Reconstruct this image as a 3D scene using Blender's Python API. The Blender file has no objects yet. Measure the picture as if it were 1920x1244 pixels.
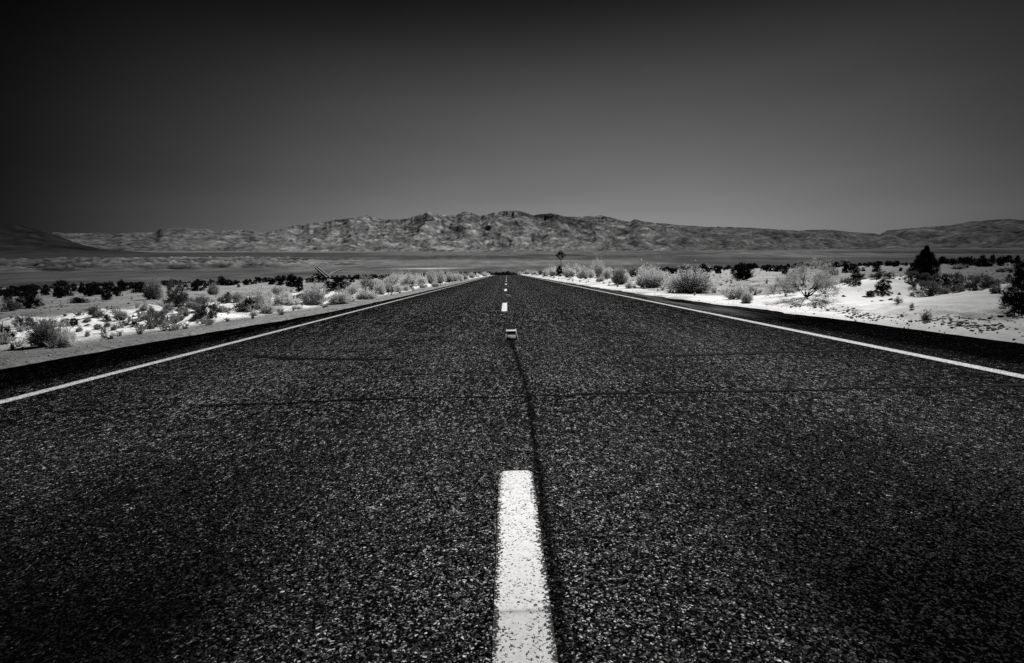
import bpy, math, random
import numpy as np

random.seed(7)
RNG = np.random.default_rng(11)
scene = bpy.context.scene
col = scene.collection

# ------------------------------------------------------------------ camera
FPX, EYE = 988.0, 0.823          # focal length in photo pixels (1920 wide), eye height in metres
CAM_R = np.array([[0.9996158, 0.02679042, -0.00710771],
                  [-0.01005767, 0.11164014, -0.9936978],
                  [-0.02582808, 0.99338751, 0.1118667]])   # camera axes in world space


def ray(px, py):
    v = CAM_R @ np.array([px - 960.0, -(py - 622.0), -FPX])
    return v / np.linalg.norm(v)


cam_data = bpy.data.cameras.new('camera')
cam_data.sensor_width = 36.0
cam_data.sensor_fit = 'HORIZONTAL'
cam_data.lens = 36.0 * FPX / 1920.0
cam_data.clip_start = 0.05
cam_data.clip_end = 60000.0
cam = bpy.data.objects.new('camera', cam_data)
col.objects.link(cam)
from mathutils import Matrix, Vector
M4 = Matrix([list(CAM_R[i]) + [0.0] for i in range(3)] + [[0, 0, 0, 1]])
M4.translation = Vector((0.0, 0.0, EYE))
cam.matrix_world = M4
scene.camera = cam


# ------------------------------------------------------------------ numpy noise
_perm = RNG.permutation(512).astype(np.int64)
_perm = np.concatenate([_perm, _perm, _perm])
_ga = RNG.random(512) * 2 * np.pi
_gx, _gy = np.cos(_ga), np.sin(_ga)


def perlin(x, y):
    x = np.asarray(x, float); y = np.asarray(y, float)
    xi = np.floor(x).astype(np.int64); yi = np.floor(y).astype(np.int64)
    xf = x - xi; yf = y - yi
    u = xf * xf * xf * (xf * (xf * 6 - 15) + 10)
    v = yf * yf * yf * (yf * (yf * 6 - 15) + 10)
    xi &= 511; yi &= 511

    def g(ix, iy, dx, dy):
        h = _perm[_perm[ix & 511] + (iy & 511)] & 511
        return _gx[h] * dx + _gy[h] * dy
    a = g(xi, yi, xf, yf); b = g(xi + 1, yi, xf - 1, yf)
    c = g(xi, yi + 1, xf, yf - 1); d = g(xi + 1, yi + 1, xf - 1, yf - 1)
    return (a * (1 - u) + b * u) * (1 - v) + (c * (1 - u) + d * u) * v


def fbm(x, y, n=4, gain=0.5, lac=2.03):
    s = 0; a = 1.0
    for i in range(n):
        s = s + a * perlin(x + 17.3 * i, y - 9.1 * i)
        x = x * lac; y = y * lac; a *= gain
    return s


def ridged(x, y, n=6, gain=0.55, lac=2.07):
    s = 0; a = 1.0; tot = 0; w = 1.0
    for i in range(n):
        r = 1 - np.abs(perlin(x + 31.7 * i, y + 5.9 * i)) * 1.9
        r = np.clip(r, 0, 1) ** 2
        s = s + a * r * w
        w = np.clip(r * 1.4, 0.15, 1)
        tot += a
        x = x * lac; y = y * lac; a *= gain
    return s / tot


def sstep(a, b, x):
    t = np.clip((np.asarray(x, float) - a) / (b - a), 0, 1)
    return t * t * (3 - 2 * t)


# ------------------------------------------------------------------ object helpers
def link(o, parent=None):
    col.objects.link(o)
    if parent is not None:
        o.parent = parent
    return o


def mesh_from(name, verts, faces_flat, sizes, mats, smooth=False, mat_idx=None):
    """verts (n,3); faces_flat: loop vertex indices; sizes: loops per face"""
    me = bpy.data.meshes.new(name)
    verts = np.asarray(verts, np.float32)
    fl = np.asarray(faces_flat, np.int32).ravel()
    sz = np.asarray(sizes, np.int32).ravel()
    me.vertices.add(len(verts)); me.vertices.foreach_set('co', verts.ravel())
    me.loops.add(len(fl)); me.loops.foreach_set('vertex_index', fl)
    me.polygons.add(len(sz))
    st = np.concatenate([[0], np.cumsum(sz)[:-1]]).astype(np.int32)
    me.polygons.foreach_set('loop_start', st)
    if smooth:
        me.polygons.foreach_set('use_smooth', np.ones(len(sz), bool))
    for m in (mats if isinstance(mats, (list, tuple)) else [mats]):
        me.materials.append(m)
    if mat_idx is not None:
        me.polygons.foreach_set('material_index', np.asarray(mat_idx, np.int32))
    me.update(calc_edges=True)
    me.validate()
    return me


def grid_mesh(name, X, Y, Z, mat, wrap=False, attrs=None):
    nr, nc = X.shape
    v = np.stack([X.ravel(), Y.ravel(), Z.ravel()], 1)
    i = np.arange(nr - 1)[:, None]
    j = np.arange(nc if wrap else nc - 1)[None, :]
    j2 = (j + 1) % nc
    q = np.stack([i * nc + j, i * nc + j2, (i + 1) * nc + j2, (i + 1) * nc + j], -1).reshape(-1, 4)
    me = mesh_from(name, v, q, np.full(len(q), 4), mat, smooth=True)
    for k, a in (attrs or {}).items():
        at = me.attributes.new(k, 'FLOAT', 'POINT')
        at.data.foreach_set('value', np.asarray(a, np.float32).ravel())
    return me


def structure(name, me):
    o = link(bpy.data.objects.new(name, me))
    o['kind'] = 'structure'
    return o


def thing(name, label, cat, loc, rz=0.0, scale=(1, 1, 1), group=None):
    o = bpy.data.objects.new(name, None)
    o.empty_display_size = 0.2
    o.location = loc; o.rotation_euler = (0, 0, rz); o.scale = scale
    o['label'] = label; o['category'] = cat
    if group:
        o['group'] = group
    return link(o)


# ------------------------------------------------------------------ materials
class NT:
    def __init__(self, name):
        self.m = bpy.data.materials.new(name); self.m.use_nodes = True
        self.t = self.m.node_tree; self.t.nodes.clear()
        self.out = self.t.nodes.new('ShaderNodeOutputMaterial')

    def n(self, kind, **kw):
        nd = self.t.nodes.new(kind)
        for k, v in kw.items():
            if k.startswith('i_'):
                nd.inputs[k[2:].replace('_', ' ')].default_value = v
            else:
                setattr(nd, k, v)
        return nd

    def l(self, a, b):
        self.t.links.new(a, b)

    def val(self, x):
        return x

    def math(self, op, a, b=None, clamp=False):
        nd = self.n('ShaderNodeMath', operation=op); nd.use_clamp = clamp
        for i, v in enumerate((a, b)):
            if v is None:
                continue
            if isinstance(v, (int, float)):
                nd.inputs[i].default_value = v
            else:
                self.l(v, nd.inputs[i])
        return nd.outputs[0]

    def ramp(self, fac, stops, interp='LINEAR'):
        nd = self.n('ShaderNodeValToRGB')
        nd.color_ramp.interpolation = interp
        els = nd.color_ramp.elements
        while len(els) < len(stops):
            els.new(0.5)
        for e, (p, v) in zip(els, stops):
            e.position = p; e.color = (v, v, v, 1)
        self.l(fac, nd.inputs[0])
        return nd.outputs[0]

    def noise(self, vec, scale, detail=3.0, rough=0.55, dim='3D'):
        nd = self.n('ShaderNodeTexNoise', noise_dimensions=dim)
        nd.inputs['Scale'].default_value = scale
        nd.inputs['Detail'].default_value = detail
        nd.inputs['Roughness'].default_value = rough
        if vec is not None:
            self.l(vec, nd.inputs['Vector'])
        return nd.outputs[0]

    def pos(self):
        return self.n('ShaderNodeNewGeometry').outputs['Position']

    def grey(self, v):
        nd = self.n('ShaderNodeCombineColor')
        for i in range(3):
            self.l(v, nd.inputs[i])
        return nd.outputs[0]

    def principled(self, colr, rough=0.8, spec=0.3, bump=None, bump_s=0.3, bump_d=0.01, metal=0.0):
        p = self.n('ShaderNodeBsdfPrincipled')
        if isinstance(colr, (int, float)):
            p.inputs['Base Color'].default_value = (colr, colr, colr, 1)
        else:
            self.l(self.grey(colr), p.inputs['Base Color'])
        if isinstance(rough, (int, float)):
            p.inputs['Roughness'].default_value = rough
        else:
            self.l(rough, p.inputs['Roughness'])
        if isinstance(spec, (int, float)):
            p.inputs['Specular IOR Level'].default_value = spec
        else:
            self.l(spec, p.inputs['Specular IOR Level'])
        p.inputs['Metallic'].default_value = metal
        if bump is not None:
            b = self.n('ShaderNodeBump')
            b.inputs['Strength'].default_value = bump_s
            b.inputs['Distance'].default_value = bump_d
            self.l(bump, b.inputs['Height'])
            self.l(b.outputs[0], p.inputs['Normal'])
        self.l(p.outputs[0], self.out.inputs[0])
        return p


def mat_asphalt():
    N = NT('asphalt')
    P = N.pos()
    sep = N.n('ShaderNodeSeparateXYZ'); N.l(P, sep.inputs[0])
    x, y = sep.outputs[0], sep.outputs[1]
    ax = N.math('ABSOLUTE', x)
    # chippings: a random tone per stone
    warp = N.n('ShaderNodeVectorMath', operation='ADD')
    nw = N.n('ShaderNodeTexNoise'); nw.inputs['Scale'].default_value = 60; nw.inputs['Detail'].default_value = 2
    N.l(P, nw.inputs['Vector'])
    sc = N.n('ShaderNodeVectorMath', operation='SCALE'); sc.inputs['Scale'].default_value = 0.022
    N.l(nw.outputs['Color'], sc.inputs[0]); N.l(P, warp.inputs[0]); N.l(sc.outputs[0], warp.inputs[1])
    v1 = N.n('ShaderNodeTexVoronoi'); v1.inputs['Scale'].default_value = 205; N.l(warp.outputs[0], v1.inputs['Vector'])
    v2 = N.n('ShaderNodeTexVoronoi'); v2.inputs['Scale'].default_value = 62; N.l(warp.outputs[0], v2.inputs['Vector'])
    s1 = N.n('ShaderNodeSeparateColor'); N.l(v1.outputs['Color'], s1.inputs[0])
    s2 = N.n('ShaderNodeSeparateColor'); N.l(v2.outputs['Color'], s2.inputs[0])
    t1 = N.ramp(s1.outputs[0], [(0.0, 0.0), (0.50, 0.01), (0.70, 0.10), (0.87, 0.36), (0.96, 0.85), (1.0, 1.8)])
    t2 = N.ramp(s2.outputs[0], [(0.0, 0.30), (0.5, 0.8), (0.8, 1.2), (1.0, 2.0)])
    d1 = N.ramp(v1.outputs['Distance'], [(0.0, 1.0), (0.45, 0.9), (0.75, 0.15)])
    fine = N.math('MULTIPLY', N.math('MULTIPLY', t1, t2), d1)
    big = N.ramp(N.noise(P, 7.0, 4, 0.65), [(0.25, 0.75), (0.5, 1.0), (0.75, 1.25)])
    # proud chippings, drawn out along the direction of travel by wear; they carry the grain at a distance
    def drawn(sx, sy, a, b):
        mp = N.n('ShaderNodeMapping'); mp.inputs['Scale'].default_value = (sx, sy, 20.0)
        N.l(warp.outputs[0], mp.inputs[0])
        vv = N.n('ShaderNodeTexVoronoi'); vv.inputs['Scale'].default_value = 1.0; N.l(mp.outputs[0], vv.inputs['Vector'])
        ss = N.n('ShaderNodeSeparateColor'); N.l(vv.outputs['Color'], ss.inputs[0])
        g = N.ramp(ss.outputs[0], [(0.0, 0.05), (0.45, 0.22), (0.68, 0.9), (0.85, 2.0), (0.95, 3.6), (1.0, 6.0)])
        wt = N.ramp(N.math('DIVIDE', y, 20.0), [(0.0, 0.0), (a / 20, 0.0), (b / 20, 1.0), (1.0, 1.0)])
        return N.math('ADD', N.math('MULTIPLY', N.math('SUBTRACT', g, 1.0), wt), 1.0)
    big = N.math('MULTIPLY', big, N.math('MULTIPLY', drawn(92, 30, 1.2, 3.2), drawn(42, 5.5, 4.0, 9.0)))
    patch = N.ramp(N.noise(P, 0.7, 4, 0.6), [(0.3, 0.7), (0.7, 1.25)])
    # wear across the lanes: pale wheel paths, tar-dark shoulder outside the edge line
    axn = N.math('DIVIDE', ax, 6.0)
    lane = N.ramp(axn, [(0.0, 0.85), (0.04, 1.0), (0.10, 1.25), (0.17, 0.90), (0.25, 0.80), (0.34, 1.15), (0.43, 0.78), (0.50, 0.55),
                        (0.57, 0.40), (0.635, 0.26), (0.685, 0.035), (1.0, 0.012)])
    # corner vignette painted into the asphalt: sides darkened near the camera
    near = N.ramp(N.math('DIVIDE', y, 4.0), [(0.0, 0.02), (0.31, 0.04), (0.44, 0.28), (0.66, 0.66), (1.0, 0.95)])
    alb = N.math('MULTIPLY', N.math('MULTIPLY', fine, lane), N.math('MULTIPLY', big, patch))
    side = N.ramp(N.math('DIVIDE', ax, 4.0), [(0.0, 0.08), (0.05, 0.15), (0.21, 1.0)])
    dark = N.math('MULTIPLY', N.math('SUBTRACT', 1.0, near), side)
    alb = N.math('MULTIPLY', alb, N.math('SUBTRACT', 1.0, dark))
    # wandering longitudinal joint
    xc = N.ramp(N.math('DIVIDE', y, 8.0), [(0.0, 0.105), (0.13, 0.104), (0.20, 0.108), (0.29, 0.112), (0.42, 0.120), (0.52, 0.107),
                                           (0.60, 0.084), (0.70, 0.055), (0.79, 0.035), (1.0, 0.03)])
    jw = N.ramp(N.math('DIVIDE', y, 8.0), [(0.0, 0.016), (0.29, 0.016), (0.45, 0.020), (0.7, 0.026), (0.79, 0.034), (0.85, 0.0005), (1.0, 0.0005)])
    jn = N.math('MULTIPLY', N.math('SUBTRACT', N.noise(P, 55, 5, 0.8), 0.5), 0.085)
    jd = N.math('ABSOLUTE', N.math('ADD', N.math('SUBTRACT', x, xc), jn))
    jm = N.ramp(N.math('DIVIDE', jd, N.math('MULTIPLY', jw, 2.0)), [(0.15, 0.10), (0.42, 0.35), (0.8, 1.0)])
    alb = N.math('MULTIPLY', alb, jm)
    alb = N.math('ADD', N.math('MULTIPLY', alb, 0.56), N.math('MULTIPLY', lane, 0.0010))
    # blown sand dust on the right shoulder
    dn = N.noise(P, 1.3, 4, 0.6)
    stretch = N.n('ShaderNodeMapping'); stretch.inputs['Scale'].default_value = (5.0, 0.35, 1.0)
    N.l(P, stretch.inputs[0])
    dn2 = N.noise(stretch.outputs[0], 1.0, 4, 0.6)
    gx = N.ramp(N.math('DIVIDE', x, 6.0), [(0.61, 0.0), (0.66, 1.0), (0.72, 0.9), (0.76, 0.15), (0.9, 0.05)])
    gy = N.ramp(N.math('DIVIDE', y, 20.0), [(0.40, 0.0), (0.5, 1.0), (1.0, 0.8)])
    dust = N.math('MULTIPLY', N.math('MULTIPLY', gx, gy), N.ramp(dn2, [(0.40, 0.0), (0.62, 1.0)]))
    alb = N.math('ADD', alb, N.math('MULTIPLY', dust, 0.11))
    alb = N.math('MINIMUM', alb, 0.6)
    hgt = N.math('SUBTRACT', N.math('MULTIPLY', s1.outputs[1], 0.6), N.math('MULTIPLY', v1.outputs['Distance'], 0.7))
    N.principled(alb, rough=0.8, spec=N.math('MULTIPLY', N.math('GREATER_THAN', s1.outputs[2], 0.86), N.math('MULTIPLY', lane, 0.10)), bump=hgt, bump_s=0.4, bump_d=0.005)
    return N.m


def mat_paint(worn):
    N = NT('road_paint')
    P = N.pos()
    tc = N.n('ShaderNodeTexCoord')
    sep = N.n('ShaderNodeSeparateXYZ'); N.l(tc.outputs['Generated'], sep.inputs[0])
    edge = N.math('ABSOLUTE', N.math('SUBTRACT', sep.outputs[0], 0.5))
    sp = N.n('ShaderNodeSeparateXYZ'); N.l(P, sp.inputs[0])
    nz = N.noise(P, 135, 3, 0.62)
    nz2 = N.noise(P, 14, 3, 0.6)
    if worn:
        thr = N.ramp(edge, [(0.0, 0.368), (0.33, 0.39), (0.41, 0.48), (0.5, 0.60)])
    else:
        thr = N.ramp(edge, [(0.0, 0.42), (0.30, 0.45), (0.5, 0.58)])
    thr = N.math('ADD', thr, N.math('MULTIPLY', N.math('SUBTRACT', nz2, 0.5), 0.14))
    hole = N.ramp(N.math('SUBTRACT', nz, thr), [(0.0, 0.0), (0.05, 1.0)])
    if worn:
        seam_vignette = N.ramp(N.math('ADD', sp.outputs[1], N.math('MULTIPLY', N.math('SUBTRACT', nz2, 0.5), 0.02)),
                      [(0.0, 0.44), (1.0, 0.48)])
        yy = N.math('DIVIDE', N.math('ADD', sp.outputs[1], N.math('MULTIPLY', N.math('SUBTRACT', nz2, 0.5), 0.012)), 3.0)
        seam_vignette = N.ramp(yy, [(0.33, 0.48), (0.394, 0.52), (0.398, 0.30), (0.403, 0.62), (0.52, 0.80), (0.6, 0.84)])  # dark seam, plus vignette painted in as greyer paint toward the camera
        base = N.math('MULTIPLY', seam_vignette, N.ramp(N.noise(P, 40, 4, 0.6), [(0.3, 0.85), (0.6, 1.0)]))
    else:
        base = N.ramp(N.noise(P, 25, 4, 0.6), [(0.3, 0.42), (0.6, 0.66)])
    alb = N.math('ADD', N.math('MULTIPLY', base, hole), 0.012)
    N.principled(alb, rough=0.7, spec=0.2, bump=nz, bump_s=0.35, bump_d=0.003)
    return N.m


def mat_ground():
    N = NT('sandy_ground')
    P = N.pos()
    a = N.n('ShaderNodeAttribute', attribute_name='tone').outputs['Fac']
    r = N.n('ShaderNodeAttribute', attribute_name='rough').outputs['Fac']
    n1 = N.noise(P, 11, 6, 0.68)
    n2 = N.noise(P, 55, 4, 0.65)
    n3 = N.noise(P, 1.1, 5, 0.62)
    sp = N.ramp(n1, [(0.30, 0.30), (0.44, 0.85), (0.58, 1.10), (0.75, 1.4)])
    sp2 = N.ramp(n2, [(0.32, 0.35), (0.45, 0.92), (0.7, 1.25)])
    sp3 = N.ramp(n3, [(0.3, 0.72), (0.5, 1.0), (0.7, 1.2)])
    m = N.math('MULTIPLY', N.math('MULTIPLY', sp, sp2), sp3)
    mixv = N.math('ADD', N.math('MULTIPLY', N.math('SUBTRACT', m, 1.0), r), 1.0)
    alb = N.math('MINIMUM', N.math('MULTIPLY', a, mixv), 0.86)
    h = N.math('ADD', N.math('MULTIPLY', n1, 0.7), N.math('MULTIPLY', n2, 0.25))
    hh = N.math('MULTIPLY', h, r)
    N.principled(alb, rough=0.95, spec=0.05, bump=hh, bump_s=0.7, bump_d=0.06)
    return N.m


def mat_far():
    N = NT('desert_rock')
    P = N.pos()
    a = N.n('ShaderNodeAttribute', attribute_name='tone').outputs['Fac']
    r = N.n('ShaderNodeAttribute', attribute_name='rough').outputs['Fac']
    mp = N.n('ShaderNodeMapping'); mp.inputs['Scale'].default_value = (0.7, 0.15, 1.3); N.l(P, mp.inputs[0])
    n1 = N.noise(mp.outputs[0], 0.035, 8, 0.72)
    n2 = N.noise(mp.outputs[0], 0.008, 6, 0.66)
    sp = N.ramp(n1, [(0.30, 0.45), (0.5, 1.0), (0.70, 1.75)])
    sp2 = N.ramp(n2, [(0.32, 0.55), (0.5, 1.0), (0.68, 1.6)])
    m = N.math('MULTIPLY', sp, sp2)
    mixv = N.math('ADD', N.math('MULTIPLY', N.math('SUBTRACT', m, 1.0), r), 1.0)
    alb = N.math('MINIMUM', N.math('MULTIPLY', a, mixv), 0.8)
    N.principled(alb, rough=1.0, spec=0.0, bump=n1, bump_s=0.35, bump_d=20.0)
    return N.m


def mat_leaf(name, lo, hi, trans=0.35, scale=6.0):
    N = NT(name)
    tc = N.n('ShaderNodeTexCoord')
    oi = N.n('ShaderNodeObjectInfo')
    nz = N.noise(tc.outputs['Object'], scale, 3, 0.6)
    alb = N.ramp(nz, [(0.3, lo), (0.7, hi)])
    alb = N.math('MULTIPLY', alb, N.math('ADD', N.math('MULTIPLY', oi.outputs['Random'], 0.4), 0.8))
    c = N.grey(alb)
    d = N.n('ShaderNodeBsdfDiffuse'); N.l(c, d.inputs[0])
    t = N.n('ShaderNodeBsdfTranslucent'); N.l(c, t.inputs[0])
    mx = N.n('ShaderNodeMixShader'); mx.inputs[0].default_value = trans
    N.l(d.outputs[0], mx.inputs[1]); N.l(t.outputs[0], mx.inputs[2])
    N.l(mx.outputs[0], N.out.inputs[0])
    return N.m


def mat_plain(name, v, rough=0.8, spec=0.2, var=0.25, scale=20.0, metal=0.0):
    N = NT(name)
    tc = N.n('ShaderNodeTexCoord')
    nz = N.noise(tc.outputs['Object'], scale, 4, 0.6)
    alb = N.ramp(nz, [(0.3, v * (1 - var)), (0.7, v * (1 + var))])
    N.principled(alb, rough=rough, spec=spec, bump=nz, bump_s=0.15, bump_d=0.004, metal=metal)
    return N.m


ASPHALT = mat_asphalt()
PAINT_WORN, PAINT_LINE = mat_paint(True), mat_paint(False)
GROUND, FAR = mat_ground(), mat_far()
LEAF_DARK = mat_leaf('dark_leaves', 0.008, 0.032, 0.06)
LEAF_GREYDARK = mat_leaf('dusty_leaves', 0.05, 0.20, 0.25)
LEAF_GREY = mat_leaf('grey_leaves', 0.22, 0.48, 0.4)
LEAF_PALE = mat_leaf('pale_leaves', 0.58, 0.88, 0.5)
TWIG_PALE = mat_leaf('pale_twigs', 0.30, 0.55, 0.2)
WOOD_DARK = mat_plain('dark_wood', 0.035, 0.9, 0.1)
WOOD_GREY = mat_plain('weathered_wood', 0.12, 0.9, 0.1)
TAR = mat_plain('crack_tar', 0.0012, 0.9, 0.05, 0.5, 60)


# ------------------------------------------------------------------ terrain functions
def edge_l(y):
    return np.interp(y, [0, 5.3, 7.7, 10.8, 13, 20, 40, 400], [5.4, 5.2, 4.97, 4.33, 4.12, 3.96, 3.93, 3.93])


def edge_r(y):
    return np.interp(y, [0, 5.2, 7.1, 10.3, 13.5, 16.3, 25, 50, 400], [5.25, 5.2, 5.12, 4.88, 4.55, 4.42, 4.2, 4.05, 4.0])


def crest(y):
    return -0.00007 * np.clip(np.asarray(y, float) - 150.0, 0, None) ** 2


def near_z(x, y):
    x = np.asarray(x, float); y = np.asarray(y, float)
    el = edge_l(y) + 0.09 * fbm(y * 1.3, x * 0 + 3.1, 5, 0.6)
    er = edge_r(y) + 0.22 * fbm(y * 0.55, x * 0 + 8.1, 5, 0.6) * sstep(4.0, 8.0, y)
    dl = -x - el; dr = x - er
    road = np.minimum(-dl, -dr)                 # >0 inside the pavement
    d = np.maximum(dl, dr)
    lump = fbm(x * 0.8, y * 0.8, 4)
    fine = fbm(x * 3.1, y * 3.1, 3)
    z = -0.06 + 0.075 * sstep(-0.12, 0.22, d)
    out = sstep(0.3, 1.6, d)
    z = z + out * (0.035 * lump + 0.016 * fine)
    # broad undulation of the plain
    z = z + sstep(6, 25, d) * 0.12 * fbm(x * 0.07 + 4, y * 0.07, 3)
    # left berm of blown sand, from ~9 m ahead
    bl = sstep(1.2, 2.2, dl) * (1 - sstep(4.5, 8.0, dl)) * sstep(7.5, 11.0, y)
    z = z + bl * (0.07 + 0.24 * np.clip(lump + 0.15, 0, 1))
    # right verge: hummocks further along the road
    br = sstep(0.8, 2.5, dr) * (1 - sstep(6.0, 10.0, dr)) * sstep(18.0, 26.0, y)
    z = z + br * (0.06 + 0.22 * np.clip(lump + 0.1, 0, 1))
    # the dune on the right
    A = 0.48 * np.exp(-((y - 11.4) / np.where(y > 11.4, 1.7, 1.05)) ** 2) + 0.42 * (1 - sstep(8.4, 10.6, y))
    S = sstep(5.0, 8.9, x + 0.25 * fbm(x * 0.3, y * 0.45, 2)) * (1 - 0.85 * sstep(9.1, 11.2, x))
    ripple = 0.05 * fbm(x * 1.9 + y * 1.0, y * 0.6 - x * 0.2, 4)
    z = z + A * S * (1 + 0.26 * fbm(x * 0.6, y * 0.6, 4)) + ripple * A * S * 2.0
    foot = sstep(0.15, 0.5, dr) * (1 - sstep(1.2, 2.0, dr)) * (1 - sstep(11.5, 13.0, y))
    z = z + foot * (0.05 * fbm(x * 3.4 + 2, y * 3.4, 3) + 0.04 * np.abs(fbm(x * 1.6, y * 1.3, 3)))
    return z + crest(y)


def valley_z(x, y):
    r = np.hypot(x, y)
    tilt = np.where(x < 0, -0.029 * x, -0.016 * x)
    z = 0.0414 * np.abs(y) + tilt - 35.0
    z0 = -1.2 - 0.02 * np.clip(r - 240, 0, 500)
    return np.maximum(z, z0) + 0.0 * r


def place(px, py, tmax=330.0, tmin=0.0):
    """where the sight line through a photo pixel meets the near ground"""
    d = ray(px, py)
    t = np.geomspace(1.0, tmax, 2600)
    X = d[0] * t; Y = d[1] * t; Zr = EYE + d[2] * t
    below = (Zr < near_z(X, Y)) & ((t > tmin))
    k = int(np.argmax(below)) if below.any() else len(t)
    if k >= len(t) or t[k] > 215:                       # past the brow: stand it just beyond, where it still shows
        k = int(np.searchsorted(t, 160 + 50 * RNG.random()))
    return X[k], Y[k], float(near_z(X[k], Y[k])), t[k]


# ------------------------------------------------------------------ near ground sheet
xs_out = [4.0]
while xs_out[-1] < 340:
    d = xs_out[-1]
    step = 0.06 if d < 11 else (0.09 if d < 15 else 0.09 * (d / 15) ** 1.45)
    xs_out.append(d + step)
xs_out = np.array(xs_out)
xs = np.concatenate([-xs_out[::-1], np.linspace(-3.7, 3.7, 9), xs_out])
ys = [-30, -24, -18, -12, -8, -5, -3, -1.5, 0.0]
while ys[-1] < 330:
    d = ys[-1]
    ys.append(d + (0.10 if d < 8 else 0.10 * (d / 8) ** 0.95))
ys = np.array(ys)
GX, GY = np.meshgrid(xs, ys)
GZ = near_z(GX, GY)
dl = -GX - edge_l(GY); dr = GX - edge_r(GY)
lump = fbm(GX * 0.8, GY * 0.8, 4)
n2 = fbm(GX * 0.35 + 9, GY * 0.35, 4)
n3 = fbm(GX * 2.4, GY * 2.4, 3)
R_ = np.hypot(GX, GY)
tone = np.full_like(GX, 0.26)
rough = np.full_like(GX, 1.0)
# plain: vignette painted into the tone, darker toward both sides, paler near the road
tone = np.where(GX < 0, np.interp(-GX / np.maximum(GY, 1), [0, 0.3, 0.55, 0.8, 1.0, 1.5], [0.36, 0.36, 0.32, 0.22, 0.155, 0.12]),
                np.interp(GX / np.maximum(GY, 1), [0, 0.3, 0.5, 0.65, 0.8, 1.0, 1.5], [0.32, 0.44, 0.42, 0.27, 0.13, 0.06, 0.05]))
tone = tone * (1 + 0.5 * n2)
# gravel strip
gl = sstep(-0.1, 0.1, dl) * (1 - sstep(0.9, 1.5, dl + 0.35 * n2))
gtone = np.interp(-GX / np.maximum(GY, 1), [0, 0.4, 0.7, 0.97, 1.5], [0.30, 0.26, 0.20, 0.12, 0.10])  # gravel tone takes the painted vignette toward the left too
tone = tone * (1 - gl) + gl * gtone
# white blown sand left
sl = sstep(0.9, 1.5, dl + 0.35 * n2) * (1 - sstep(3.0, 6.5, dl - 0.02 * GY + 1.2 * n2)) * sstep(6.8, 9.5, GY + 1.5 * n2)
sl = sl * np.clip(0.88 + 0.8 * lump + 0.35 * n3, 0, 1)
tone = tone * (1 - sl) + sl * 0.84; rough = rough * (1 + 0.7 * gl); rough = rough * (1 - 0.72 * sl)
# white sand right of the road and the dune
wide = np.interp(GY, [0, 10, 12.0, 14.0, 17, 20, 24, 60, 120], [8.0, 8.0, 6.0, 1.5, 0.9, 0.9, 2.6, 5.0, 5.0])
sr = sstep(-0.4, 0.1, dr) * (1 - sstep(wide * 0.85, wide * 1.2, dr + 0.8 * n2)) * (1 - 0.4 * sstep(40, 120, GY))
sr = sr * np.where(GY > 14, np.clip(0.72 + 1.0 * lump, 0, 1), 1.0)
q = GY / np.maximum(GX, 0.1) + 0.10 * n2
edge_dim = np.where(GY < 14, np.interp(q, [0.8, 1.03, 1.24, 1.5, 1.8], [0.24, 0.33, 0.54, 0.96, 1.0]), 1.0)  # frame-edge light falloff painted into the sand tone
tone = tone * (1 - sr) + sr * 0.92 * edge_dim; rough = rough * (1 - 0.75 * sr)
# trampled crust along the foot of the dune
cr = sstep(0.25, 0.5, dr) * (1 - sstep(1.0, 1.8, dr)) * (1 - sstep(11, 13, GY)) * np.clip(0.3 + 1.3 * n3 + 0.4 * lump, 0, 1)
tone = tone * (1 - 0.35 * cr); rough = np.clip(rough + 0.6 * cr, 0, 1)
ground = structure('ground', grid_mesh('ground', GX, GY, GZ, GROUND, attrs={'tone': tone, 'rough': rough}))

# ------------------------------------------------------------------ valley and mountains
SKY = [(0, 436), (110, 437), (130, 438), (185, 437), (210, 440), (240, 437), (290, 436), (300, 430), (340, 427), (390, 430),
       (400, 434), (430, 432), (470, 431), (480, 434), (495, 438), (520, 430), (560, 422), (600, 417), (640, 411),
       (675, 407), (690, 403.5), (703, 408), (715, 411), (750, 412), (770, 408), (800, 398), (815, 399), (830, 402.5), (855, 404),
       (870, 396.5), (885, 397.5), (900, 405), (925, 399), (945, 396), (967, 394.5), (985, 399), (1000, 404), (1012, 402), (1035, 400), (1060, 406),
       (1080, 407), (1110, 405), (1130, 404), (1160, 412), (1180, 416), (1190, 411), (1210, 416), (1260, 421), (1300, 424),
       (1340, 425), (1400, 427), (1450, 430), (1500, 433), (1520, 431), (1560, 431), (1600, 436), (1640, 438),
       (1648, 440.5), (1665, 432), (1710, 428), (1780, 423), (1820, 416), (1890, 410), (1920, 413)]
HILL = [(-60, 410), (0, 418), (40, 421), (80, 428), (110, 439), (140, 452), (190, 466), (260, 472), (330, 478)]


def sky_az_el(pts):
    a, e = [], []
    for p in pts:
        d = ray(*p)
        a.append(math.degrees(math.atan2(d[0], d[1]))); e.append(d[2] / math.hypot(d[0], d[1]))
    return np.array(a), np.array(e)


az_fine = np.arange(-54, 54.001, 0.1)
az_rest = np.arange(56, 304.1, 2.0)
AZ = np.concatenate([az_fine, az_rest])
rr = np.concatenate([np.geomspace(200, 8200, 150), np.linspace(8230, 14200, 165), np.array([14600, 15200, 16500, 19000, 26000])])
A2, R2 = np.meshgrid(np.radians(AZ), rr)
FX, FY = R2 * np.sin(A2), R2 * np.cos(A2)
AZD = np.degrees(A2); AZD = np.where(AZD > 180, AZD - 360, AZD)
V = valley_z(FX, FY)
sa, se = sky_az_el(SKY)
azd = np.where(AZ > 180, AZ - 360, AZ)
el_t = np.interp(azd, sa, se)
el_t = el_t + 0.0007 * fbm(azd * 1.9, azd * 0 + 2.2, 4) + 0.0005 * fbm(azd * 9, azd * 0 + 5, 2)
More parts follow.
